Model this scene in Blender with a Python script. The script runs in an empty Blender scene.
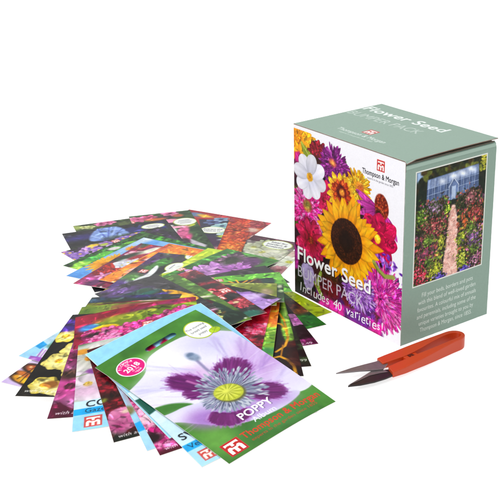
import bpy, bmesh, math, random
import numpy as np

sc = bpy.context.scene
COL = sc.collection
CM = 0.01                                   # the layout below is written in centimetres

# ------------------------------------------------------------------ camera
cd = bpy.data.cameras.new('camera')
cam = bpy.data.objects.new('camera', cd)
COL.objects.link(cam)
cd.sensor_width = 36.0
cd.lens = 36.0 * 1162.6 / 500.0
cd.clip_start = 0.01
cd.clip_end = 50.0
cam.location = (0.556455, -0.522855, 0.384564)
cam.rotation_euler = (1.1858, 0.0220, 0.9489)
sc.camera = cam

# ------------------------------------------------------------------ studio light: white surroundings and soft boxes
world = bpy.data.worlds.new('World')
sc.world = world
world.use_nodes = True
bg = world.node_tree.nodes['Background']
bg.inputs['Color'].default_value = (1.0, 1.0, 1.0, 1.0)
bg.inputs['Strength'].default_value = 0.8

def softbox(name, loc, target, size, power, color=(1, 1, 1)):
    ld = bpy.data.lights.new(name, 'AREA')
    ld.shape = 'RECTANGLE'
    ld.size, ld.size_y = size
    ld.energy = power
    ld.color = color
    o = bpy.data.objects.new(name, ld)
    COL.objects.link(o)
    o.location = loc
    d = [target[i] - loc[i] for i in range(3)]
    o.rotation_euler = __import__('mathutils').Vector(d).to_track_quat('-Z', 'Y').to_euler()
    return o

softbox('overhead_softbox', (-0.25, -0.05, 1.25), (-0.08, -0.06, 0), (1.3, 1.3), 8.8)
softbox('added_under_table_fill', (-0.3, 0.2, -0.9), (-0.3, 0.2, 0), (3.5, 3.5), 36.0)  # added lamp below the table, fades the cast shadows from underneath
softbox('front_softbox', (-0.1, -1.2, 0.7), (-0.06, 0.0, 0.07), (0.8, 0.8), 6.5)

sc.view_settings.view_transform = 'Standard'
sc.view_settings.look = 'None'
sc.view_settings.gamma = 1.0
sc.view_settings.exposure = 0.0
sc.render.resolution_x = sc.render.resolution_y = 1024

# ------------------------------------------------------------------ helpers
def tag(o, label=None, cat=None, group=None, kind=None):
    if label: o['label'] = label
    if cat: o['category'] = cat
    if group: o['group'] = group
    if kind: o['kind'] = kind
    return o

def hexrgb(h):
    return np.array([int(h[i:i + 2], 16) / 255.0 for i in (0, 2, 4)], np.float32)

def lin(c):
    c = np.clip(c, 0, 1)
    return np.where(c <= 0.04045, c / 12.92, ((c + 0.055) / 1.055) ** 2.4)

def sstep(x, a, b):
    t = np.clip((x - a) / (b - a + 1e-9), 0, 1)
    return t * t * (3 - 2 * t)

def plain(name, col, rough=0.5, spec=0.3, metal=0.0, bump=0.0, scale=300.0, mottle=0.0):
    m = bpy.data.materials.new(name)
    m.use_nodes = True
    nt = m.node_tree
    b = nt.nodes['Principled BSDF']
    c = lin(hexrgb(col)) if isinstance(col, str) else np.array(col)
    b.inputs['Base Color'].default_value = (*[float(x) for x in c], 1)
    b.inputs['Roughness'].default_value = rough
    b.inputs['Specular IOR Level'].default_value = spec
    b.inputs['Metallic'].default_value = metal
    tc = nt.nodes.new('ShaderNodeTexCoord')
    n = nt.nodes.new('ShaderNodeTexNoise')
    n.inputs['Scale'].default_value = scale
    n.inputs['Detail'].default_value = 4
    nt.links.new(tc.outputs['Object'], n.inputs['Vector'])
    if mottle:
        mx = nt.nodes.new('ShaderNodeMix')
        mx.data_type = 'RGBA'
        mx.blend_type = 'MULTIPLY'
        mx.inputs[0].default_value = mottle
        mx.inputs[6].default_value = (*[float(x) for x in c], 1)
        nt.links.new(n.outputs['Fac'], mx.inputs[7])
        nt.links.new(mx.outputs[2], b.inputs['Base Color'])
    if bump:
        bp = nt.nodes.new('ShaderNodeBump')
        bp.inputs['Strength'].default_value = bump
        bp.inputs['Distance'].default_value = 0.0003
        nt.links.new(n.outputs['Fac'], bp.inputs['Height'])
        nt.links.new(bp.outputs['Normal'], b.inputs['Normal'])
    return m

def printed(name, rough, spec, grain=0.06):
    """paper with an ink layer: colour comes from the printed ink attribute, with a little paper grain"""
    m = bpy.data.materials.new(name)
    m.use_nodes = True
    nt = m.node_tree
    b = nt.nodes['Principled BSDF']
    at = nt.nodes.new('ShaderNodeAttribute')
    at.attribute_name = 'ink'
    tc = nt.nodes.new('ShaderNodeTexCoord')
    n = nt.nodes.new('ShaderNodeTexNoise')
    n.inputs['Scale'].default_value = 900
    n.inputs['Detail'].default_value = 3
    nt.links.new(tc.outputs['Object'], n.inputs['Vector'])
    mr = nt.nodes.new('ShaderNodeMapRange')
    mr.inputs[1].default_value = 0.3
    mr.inputs[2].default_value = 0.7
    mr.inputs[3].default_value = 1.0 - grain
    mr.inputs[4].default_value = 1.0 + grain
    nt.links.new(n.outputs['Fac'], mr.inputs[0])
    mx = nt.nodes.new('ShaderNodeVectorMath')
    mx.operation = 'SCALE'
    nt.links.new(at.outputs['Color'], mx.inputs[0])
    nt.links.new(mr.outputs[0], mx.inputs['Scale'])
    nt.links.new(mx.outputs[0], b.inputs['Base Color'])
    b.inputs['Roughness'].default_value = rough
    b.inputs['Specular IOR Level'].default_value = spec
    return m

MAT_PACKET = printed('glossy_printed_paper', 0.28, 0.13, 0.025)
MAT_BOX = printed('printed_carton', 0.45, 0.12, 0.03)
MAT_EDGE = plain('white_paper_edge', 'd8d4cc', 0.7, 0.1, mottle=0.2)
INK_GAIN = 0.83        # printed colours are reflectances, so a bit darker than they look under the lamps

# ------------------------------------------------------------------ a small painter for printed pictures
class Picture:
    """ink colours on a regular grid over a w x h cm sheet; x runs right, y runs down"""
    def __init__(self, w, h, res, seed=1):
        self.w, self.h, self.res = w, h, res
        self.nx, self.ny = int(w * res) + 1, int(h * res) + 1
        self.xs = np.linspace(0, w, self.nx).astype(np.float32)
        self.ys = np.linspace(0, h, self.ny).astype(np.float32)
        self.img = np.ones((self.ny, self.nx, 3), np.float32)
        self.aa = 0.6 / res
        self.rng = np.random.default_rng(seed)

    def win(self, x0, y0, x1, y1):
        i0 = max(int((x0) / self.w * (self.nx - 1)) - 1, 0); i1 = min(int(x1 / self.w * (self.nx - 1)) + 2, self.nx)
        j0 = max(int((y0) / self.h * (self.ny - 1)) - 1, 0); j1 = min(int(y1 / self.h * (self.ny - 1)) + 2, self.ny)
        if i1 <= i0 or j1 <= j0: return None
        X, Y = np.meshgrid(self.xs[i0:i1], self.ys[j0:j1])
        return (slice(j0, j1), slice(i0, i1)), X, Y

    def put(self, sl, m, col):
        if isinstance(col, str): col = hexrgb(col)
        self.img[sl] = self.img[sl] * (1 - m[..., None]) + col * m[..., None]

    def noise(self, X, Y, scale, octaves=3):
        out = 0; amp = 1; tot = 0
        for o in range(octaves):
            s = scale / 2 ** o
            n = 64
            lat = self.rng.random((n, n)).astype(np.float32)
            gx = X / s + self.rng.random() * 50; gy = Y / s + self.rng.random() * 50
            ix = np.floor(gx).astype(int); iy = np.floor(gy).astype(int)
            fx = gx - ix; fy = gy - iy
            fx = fx * fx * (3 - 2 * fx); fy = fy * fy * (3 - 2 * fy)
            a = lat[iy % n, ix % n]; b = lat[iy % n, (ix + 1) % n]; c = lat[(iy + 1) % n, ix % n]; d = lat[(iy + 1) % n, (ix + 1) % n]
            out = out + amp * ((a * (1 - fx) + b * fx) * (1 - fy) + (c * (1 - fx) + d * fx) * fy)
            tot += amp; amp *= 0.55
        return out / tot

    def full(self):
        return self.win(0, 0, self.w, self.h)

    def fill(self, col):
        self.img[:] = hexrgb(col)

    def blotch(self, cols, scale):
        sl, X, Y = self.full()
        self.img[:] = hexrgb(cols[0])
        for c in cols[1:]:
            n = self.noise(X, Y, scale)
            self.put(sl, sstep(n, 0.48, 0.62), c)
        n = self.noise(X, Y, scale * 0.5)
        a = 0.24 if hexrgb(cols[0]).mean() < 0.62 else 0.08
        self.img *= (1 - a / 2 + a * n)[..., None]

    def grain(self, amt=0.1, scale=0.25, box=None):
        sl, X, Y = self.full() if box is None else self.win(*box)
        w = 1 - self.img[sl].min(-1) ** 2                 # paper white carries no ink, so no mottle
        self.img[sl] *= (1 - w * amt + 2 * w * amt * self.noise(X, Y, scale, 2))[..., None]

    def rect(self, col, x0, y0, x1, y1, soft=0.0):
        w = self.win(x0, y0, x1, y1)
        if w is None: return
        sl, X, Y = w
        d = np.minimum(np.minimum(X - x0, x1 - X), np.minimum(Y - y0, y1 - Y))
        self.put(sl, sstep(d, -self.aa - soft, self.aa + soft), col)

    def sdf_poly(self, X, Y, pts):
        d = np.full(X.shape, 1e9, np.float32); ins = np.zeros(X.shape, bool)
        n = len(pts)
        for i in range(n):
            ax, ay = pts[i]; bx, by = pts[(i + 1) % n]
            ex, ey = bx - ax, by - ay
            t = np.clip(((X - ax) * ex + (Y - ay) * ey) / (ex * ex + ey * ey + 1e-12), 0, 1)
            d = np.minimum(d, (X - ax - t * ex) ** 2 + (Y - ay - t * ey) ** 2)
            if abs(ey) > 1e-9:
                c = ((ay > Y) != (by > Y)) & (X < ex * (Y - ay) / ey + ax)
                ins ^= c
        d = np.sqrt(d)
        return np.where(ins, d, -d)

    def poly(self, col, pts, soft=0.0, smooth=False, rough=0.0, shade=0.0):
        if smooth:
            for _ in range(2):
                q = []
                for i in range(len(pts)):
                    a, b = pts[i], pts[(i + 1) % len(pts)]
                    q += [(a[0] * .75 + b[0] * .25, a[1] * .75 + b[1] * .25), (a[0] * .25 + b[0] * .75, a[1] * .25 + b[1] * .75)]
                pts = q
        px = [p[0] for p in pts]; py = [p[1] for p in pts]; s = soft + self.aa + rough
        w = self.win(min(px) - s, min(py) - s, max(px) + s, max(py) + s)
        if w is None: return
        sl, X, Y = w
        d = self.sdf_poly(X, Y, pts)
        if rough: d = d + (self.noise(X, Y, rough * 2.5, 2) - 0.5) * 2 * rough
        c = hexrgb(col)
        if shade: c = c * (1 - shade + 2 * shade * self.noise(X, Y, 0.5, 3))[..., None]
        self.put(sl, sstep(d, -self.aa - soft, self.aa + soft), c)

    def ell(self, col, cx, cy, rx, ry, rot=0.0, soft=0.0, shade=0.0):
        R = max(rx, ry) + soft + 2 * self.aa
        w = self.win(cx - R, cy - R, cx + R, cy + R)
        if w is None: return
        sl, X, Y = w
        a = math.radians(rot); c, s = math.cos(a), math.sin(a)
        x = (X - cx) * c + (Y - cy) * s; y = -(X - cx) * s + (Y - cy) * c
        r = np.sqrt((x / rx) ** 2 + (y / ry) ** 2)
        d = (1 - r) * min(rx, ry)
        k = hexrgb(col)
        if shade: k = k * (1 - shade + 2 * shade * self.noise(X, Y, 0.4, 3))[..., None]
        self.put(sl, sstep(d, -self.aa - soft, self.aa + soft), k)

    def line(self, col, wd, pts, soft=0.0, taper=False):
        px = [p[0] for p in pts]; py = [p[1] for p in pts]; s = wd + soft + 2 * self.aa
        w = self.win(min(px) - s, min(py) - s, max(px) + s, max(py) + s)
        if w is None: return
        sl, X, Y = w
        d = np.full(X.shape, 1e9, np.float32)
        n = len(pts) - 1
        for i in range(n):
            ax, ay = pts[i]; ex, ey = pts[i + 1][0] - ax, pts[i + 1][1] - ay
            t = np.clip(((X - ax) * ex + (Y - ay) * ey) / (ex * ex + ey * ey + 1e-12), 0, 1)
            dd = np.hypot(X - ax - t * ex, Y - ay - t * ey)
            if taper: dd = dd + wd / 2 * (i + t) / n
            d = np.minimum(d, dd)
        self.put(sl, sstep(wd / 2 - d, -self.aa - soft, self.aa + soft), col)

    def petal(self, cx, cy, ang, r0, r1, hw, cin, cout, tip=0.6, stripe=0.12, sq=1.0, sqa=0.0, edge=0.18, bend=0.0, blunt=0.6):
        R = r1 + hw
        w = self.win(cx - R, cy - R, cx + R, cy + R)
        if w is None: return
        sl, X, Y = w
        x, y = X - cx, Y - cy
        if sq != 1.0:
            c, s = math.cos(sqa), math.sin(sqa)
            u, v = x * c + y * s, (-x * s + y * c) / sq
            x, y = u * c - v * s, u * s + v * c
        c, s = math.cos(ang), math.sin(ang)
        t = (x * c + y * s - r0) / (r1 - r0)
        d = -x * s + y * c - bend * np.clip(t, 0, 1) ** 2
        tt = np.clip(t, 0, 1)
        prof = hw * (np.sin(np.pi * np.clip(tt, 1e-4, 1 - 1e-4) ** tip)) ** blunt
        m = sstep(prof - np.abs(d), -self.aa, self.aa) * (t > 0) * (t < 1)
        a, b = hexrgb(cin), hexrgb(cout)
        k = a + (b - a) * sstep(tt, 0.05, 0.85)[..., None]
        e = np.clip(np.abs(d) / (prof + 1e-6), 0, 1)
        sh = 1 - edge * e ** 3 + stripe * 0.5 * np.cos(d / max(hw, 1e-3) * 9 + self.rng.random() * 6) * (0.5 + 0.5 * e)
        sh = sh * (0.93 + 0.14 * self.rng.random())
        self.put(sl, m, np.clip(k * sh[..., None], 0, 1))

    def flower(self, cx, cy, R, n, cout, cin, ccen, rc, wd, rot=None, sq=0.92, tip=0.7, layers=1, jitter=0.12, stripe=0.12, edge=0.18, blunt=0.6):
        rot = self.rng.random() * 6.28 if rot is None else rot
        for L in range(layers):
            order = list(range(n)); self.rng.shuffle(order)
            for i in order:
                a = rot + (i + 0.5 * L) * 2 * math.pi / n + self.rng.normal() * jitter / n * 3
                self.petal(cx, cy, a, rc * 0.4, R * (1 - 0.14 * L) * (1 + self.rng.normal() * jitter * 0.5), R * wd, cin, cout, tip, stripe, sq, edge=edge, blunt=blunt)
        self.ell(ccen, cx, cy, rc, rc * sq, 0, rc * 0.2, 0.25)
        for _ in range(int(10 + rc * 40)):
            a, r = self.rng.random() * 6.28, math.sqrt(self.rng.random()) * rc * 0.95
            self.ell(ccen, cx + r * math.cos(a), cy + r * math.sin(a) * sq, rc * .14 + .01, rc * .14 + .01, 0, 0.01, 0.5)

    def pompom(self, cx, cy, R, cols, wd=0.2, rings=5, sq=0.95, core=0.0, thin=1.0):
        for r in range(rings):
            f = 1 - r / rings * (1 - core)
            n = max(int(2 * math.pi * f / (wd * 1.05) / 1.2), 5)
            rot = self.rng.random() * 6
            order = list(range(n)); self.rng.shuffle(order)
            for i in order:
                a = rot + i * 2 * math.pi / n + self.rng.normal() * 0.12
                c = cols[int(self.rng.integers(len(cols)))]; c2 = cols[int(self.rng.integers(len(cols)))]
                self.petal(cx, cy, a, R * f * 0.35, R * f * (1 + self.rng.normal() * 0.06), R * wd * 0.62 * thin, c2, c, 1.0, 0.1, sq, edge=0.45, blunt=0.42)

    def detail(self, n, size, lo=0.62, hi=1.45, box=None):
        """crisp small leaf and petal shapes that lighten or darken what is printed under them, as in a busy photograph"""
        x0, y0, x1, y1 = box or (0, 0, self.w, self.h)
        for _ in range(n):
            cx, cy = x0 + self.rng.random() * (x1 - x0), y0 + self.rng.random() * (y1 - y0)
            L = size * (.4 + self.rng.random()); B = L * (.18 + .3 * self.rng.random())
            w = self.win(cx - L, cy - L, cx + L, cy + L)
            if w is None: continue
            sl, X, Y = w
            a = self.rng.random() * 6.28; c, s = math.cos(a), math.sin(a)
            x = (X - cx) * c + (Y - cy) * s; y = -(X - cx) * s + (Y - cy) * c + 0.12 * ((X - cx) * c + (Y - cy) * s) ** 2 / L
            m = sstep(1 - np.sqrt((x / L) ** 2 + (y / B) ** 2), 0, 2.2 * self.aa / B + 0.05)
            base = self.img[sl]
            k = lo if self.rng.random() < .5 else hi
            ink_here = 1 - sstep(base.min(-1), 0.45, 0.8)          # open paper stays clean
            m = m * ink_here * (0.5 + 0.5 * self.rng.random())
            f = k * (1 + 0.12 * np.clip(y / B, -1, 1))
            self.img[sl] = np.clip(base * (1 - m[..., None]) + base * f[..., None] * m[..., None] + (0.03 if k > 1 else 0) * m[..., None], 0, 1)

    def glyphs(self, s, size, bold, shear=0.0):
        cu = bpy.data.curves.new('lettering', 'FONT')
        cu.body = s; cu.size = 1.0; cu.resolution_u = 4; cu.shear = shear
        cu.space_character = 1.0 + 0.03 * bold
        ob = bpy.data.objects.new('lettering', cu)
        COL.objects.link(ob)
        dg = bpy.context.evaluated_depsgraph_get()
        me = ob.evaluated_get(dg).to_mesh()
        me.calc_loop_triangles()
        co = np.zeros(len(me.vertices) * 3, np.float32); me.vertices.foreach_get('co', co)
        tr = np.zeros(len(me.loop_triangles) * 3, np.int32); me.loop_triangles.foreach_get('vertices', tr)
        bpy.data.objects.remove(ob); bpy.data.curves.remove(cu)
        return co.reshape(-1, 3)[:, :2] * size, tr.reshape(-1, 3)

    def text(self, s, x, y, size, col, rot=0.0, bold=0.0, align='c', alpha=1.0, shear=0.0, width=None, stretch=1.0):
        """align c: centred on (x, y); l: baseline starts there; m: baseline centred there"""
        co, tr = self.glyphs(s, size, bold, shear)
        if not len(tr): return
        wx = co[:, 0].max() - co[:, 0].min()
        co[:, 0] -= co[:, 0].min()
        if width: co[:, 0] *= width / wx
        co[:, 1] *= stretch
        if align != 'l': co[:, 0] -= (co[:, 0].max()) / 2
        if align == 'c': co[:, 1] -= size * 0.34 * stretch
        a = math.radians(rot); c, sn = math.cos(a), math.sin(a)
        px = x + co[:, 0] * c + co[:, 1] * sn
        py = y - co[:, 1] * c + co[:, 0] * sn
        g = 2 * self.aa + 0.022 * max(bold, 0) * size
        w = self.win(px.min() - g, py.min() - g, px.max() + g, py.max() + g)
        if w is None: return
        sl, X, Y = w
        K = 4
        dx = (X[0, 1] - X[0, 0]) / K if X.shape[1] > 1 else 1; dy = (Y[1, 0] - Y[0, 0]) / K if X.shape[0] > 1 else 1
        hw, hh = X.shape[1] * K, X.shape[0] * K
        gx = (px - X[0, 0]) / dx + K / 2; gy = (py - Y[0, 0]) / dy + K / 2
        hi = np.zeros((hh, hw), bool)
        for i, j, k in tr:
            x0, x1 = int(max(min(gx[i], gx[j], gx[k]), 0)), int(min(max(gx[i], gx[j], gx[k]) + 2, hw))
            y0, y1 = int(max(min(gy[i], gy[j], gy[k]), 0)), int(min(max(gy[i], gy[j], gy[k]) + 2, hh))
            if x1 <= x0 or y1 <= y0: continue
            U, V = np.meshgrid(np.arange(x0, x1) + 0.5, np.arange(y0, y1) + 0.5)
            e = lambda p, q: (gx[q] - gx[p]) * (V - gy[p]) - (gy[q] - gy[p]) * (U - gx[p])
            a1, a2, a3 = e(i, j), e(j, k), e(k, i)
            hi[y0:y1, x0:x1] |= ((a1 >= 0) & (a2 >= 0) & (a3 >= 0)) | ((a1 <= 0) & (a2 <= 0) & (a3 <= 0))
        r = 0.021 * bold * size / dx                                 # heavier weights: grow the strokes evenly
        if r >= 0.6:
            src = hi.copy(); n = int(math.ceil(r))
            for p in range(-n, n + 1):
                for q in range(-n, n + 1):
                    if (p or q) and p * p + q * q <= r * r:
                        ys, yd = (slice(max(p, 0), hh + min(p, 0)), slice(max(-p, 0), hh + min(-p, 0)))
                        xs, xd = (slice(max(q, 0), hw + min(q, 0)), slice(max(-q, 0), hw + min(-q, 0)))
                        hi[yd, xd] |= src[ys, xs]
        m = hi.reshape(X.shape[0], K, X.shape[1], K).mean((1, 3)).astype(np.float32)
        self.put(sl, m * alpha, col)

    def logo(self, cx, cy, s, red='cf2f2c', white='f6f2ee'):
        """red square with a white T standing on a white M"""
        h = s / 2
        self.rect(red, cx - h, cy - h, cx + h, cy + h)
        q = lambda pts: [(cx + (a - .5) * s, cy + (b - .5) * s) for a, b in pts]
        self.poly(white, q([(.12, .12), (.88, .12), (.88, .3), (.74, .24), (.58, .27), (.58, .42), (.42, .42), (.42, .27), (.26, .24), (.12, .3)]))
        self.poly(white, q([(.1, .9), (.1, .56), (.17, .42), (.3, .4), (.39, .5), (.61, .5), (.7, .4), (.83, .42), (.9, .56), (.9, .9), (.72, .9), (.72, .6), (.59, .62), (.59, .9), (.41, .9), (.41, .62), (.28, .6), (.28, .9)]))

    def bubble(self, cx, cy, rx, ry, lines, rim='b4c83c'):
        self.ell(rim, cx, cy, rx + .07, ry + .07)
        self.ell('eef0ec', cx, cy, rx, ry)
        if not lines:                                          # print too small to read
            for q in (-.38, 0, .38):
                h = rx * (.62 - abs(q) * .35)
                for z in range(7):
                    x = cx - h + 2 * h * z / 7
                    self.line('70747c', ry * .1, [(x, cy + q * ry), (x + h * (.1 + .14 * self.rng.random()), cy + q * ry)])
        n = len(lines)
        for i, t in enumerate(lines):
            self.text(t, cx, cy + (i - (n - 1) / 2) * ry * 0.5, ry * 0.5, '303038', 0, 0.3, width=None)

def run_ops(P, ops):
    busy = ops[0][0] == 'B' and np.mean([hexrgb(c).mean() for c in ops[0][1]]) < 0.62
    late = [o for o in ops if o[0] in 'GUT']
    early = [o for o in ops if o[0] not in 'GUT']
    for op in early + [('D',)] + late:
        k = op[0]
        if k == 'D' and busy: P.detail(int(P.w * P.h * 3.2), .42)
        if k == 'B': P.blotch(op[1], op[2])
        elif k == 'S': P.rect(*op[1:])
        elif k == 'P': P.poly(op[1], op[2], op[3], smooth=len(op[2]) > 5, shade=0.12)
        elif k == 'E': P.ell(op[1], *op[2], op[3], op[4], op[5], op[6], shade=0.14)
        elif k == 'F': P.flower(*op[1], *op[2:])
        elif k == 'M': P.pompom(*op[1], op[2], op[3], wd=0.34, rings=4)
        elif k == 'L': P.line(op[1], op[2], op[3], 0.03)
        elif k == 'T': P.text(op[1], *op[2], op[3], op[4], op[5], min(op[6], 1), 'c' if op[1][0] in 'P£' or op[1] == 'T&M' else 'l', shear=0.2 if op[6] == 2 else 0.0)
        elif k == 'G': P.logo(*op[1], op[2] * .92, red='d2504a', white='f6eeea')
        elif k == 'U': P.bubble(*op[1], *op[2:])
    P.grain(0.08, 0.35)

# ------------------------------------------------------------------ meshes
def mesh_obj(name, verts, faces, mat, parent=None, ink=None, smooth=False):
    me = bpy.data.meshes.new(name)
    me.from_pydata([tuple(v) for v in verts], [], [tuple(f) for f in faces])
    me.materials.append(mat)
    if smooth: me.polygons.foreach_set('use_smooth', [True] * len(me.polygons))
    me.update()
    o = bpy.data.objects.new(name, me)
    COL.objects.link(o)
    if parent: o.parent = parent
    return o

def grid_mesh(name, V, ny, nx, cols, mats, parent=None, keep=None, skirt=None, skirt_mat=0, smooth=True):
    """quad grid from an (ny, nx, 3) array in cm, ink colours per vertex; an optional skirt (same shape) closes it below"""
    idx = np.arange(ny * nx).reshape(ny, nx)
    q = np.stack([idx[1:, :-1], idx[1:, 1:], idx[:-1, 1:], idx[:-1, :-1]], -1).reshape(-1, 4)
    if keep is not None: q = q[keep.reshape(-1)]
    verts = V.reshape(-1, 3); colr = cols.reshape(-1, 3); mi = np.zeros(len(q), np.int32)
    if skirt is not None:
        ring = np.concatenate([idx[0, :], idx[1:, -1], idx[-1, -2::-1], idx[-2:0:-1, 0]])
        n = len(ring); b0 = len(verts)
        verts = np.concatenate([verts, V.reshape(-1, 3)[ring], skirt.reshape(-1, 3)[ring]])
        colr = np.concatenate([colr, np.full((2 * n, 3), 0.7, np.float32)])
        i = np.arange(n); j = (i + 1) % n
        sk = np.stack([b0 + i, b0 + j, b0 + n + j, b0 + n + i], -1)
        q = np.concatenate([q, sk]); mi = np.concatenate([mi, np.full(n, skirt_mat, np.int32)])
    me = bpy.data.meshes.new(name)
    me.vertices.add(len(verts)); me.vertices.foreach_set('co', (verts * CM).astype(np.float32).ravel())
    me.loops.add(len(q) * 4); me.loops.foreach_set('vertex_index', q.astype(np.int32).ravel())
    me.polygons.add(len(q)); me.polygons.foreach_set('loop_start', np.arange(0, len(q) * 4, 4, dtype=np.int32))
    for m in mats: me.materials.append(m)
    me.polygons.foreach_set('material_index', mi)
    if smooth: me.polygons.foreach_set('use_smooth', np.ones(len(q), bool))
    a = me.attributes.new('ink', 'FLOAT_COLOR', 'POINT')
    c4 = np.ones((len(verts), 4), np.float32); c4[:, :3] = colr
    a.data.foreach_set('color', c4.ravel())
    me.update(calc_edges=True); me.validate()
    o = bpy.data.objects.new(name, me)
    COL.objects.link(o)
    if parent: o.parent = parent
    return o

def ink(P, gain=None):
    return (lin(P.img) ** 1.12 * (INK_GAIN if gain is None else gain)).astype(np.float32)

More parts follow.
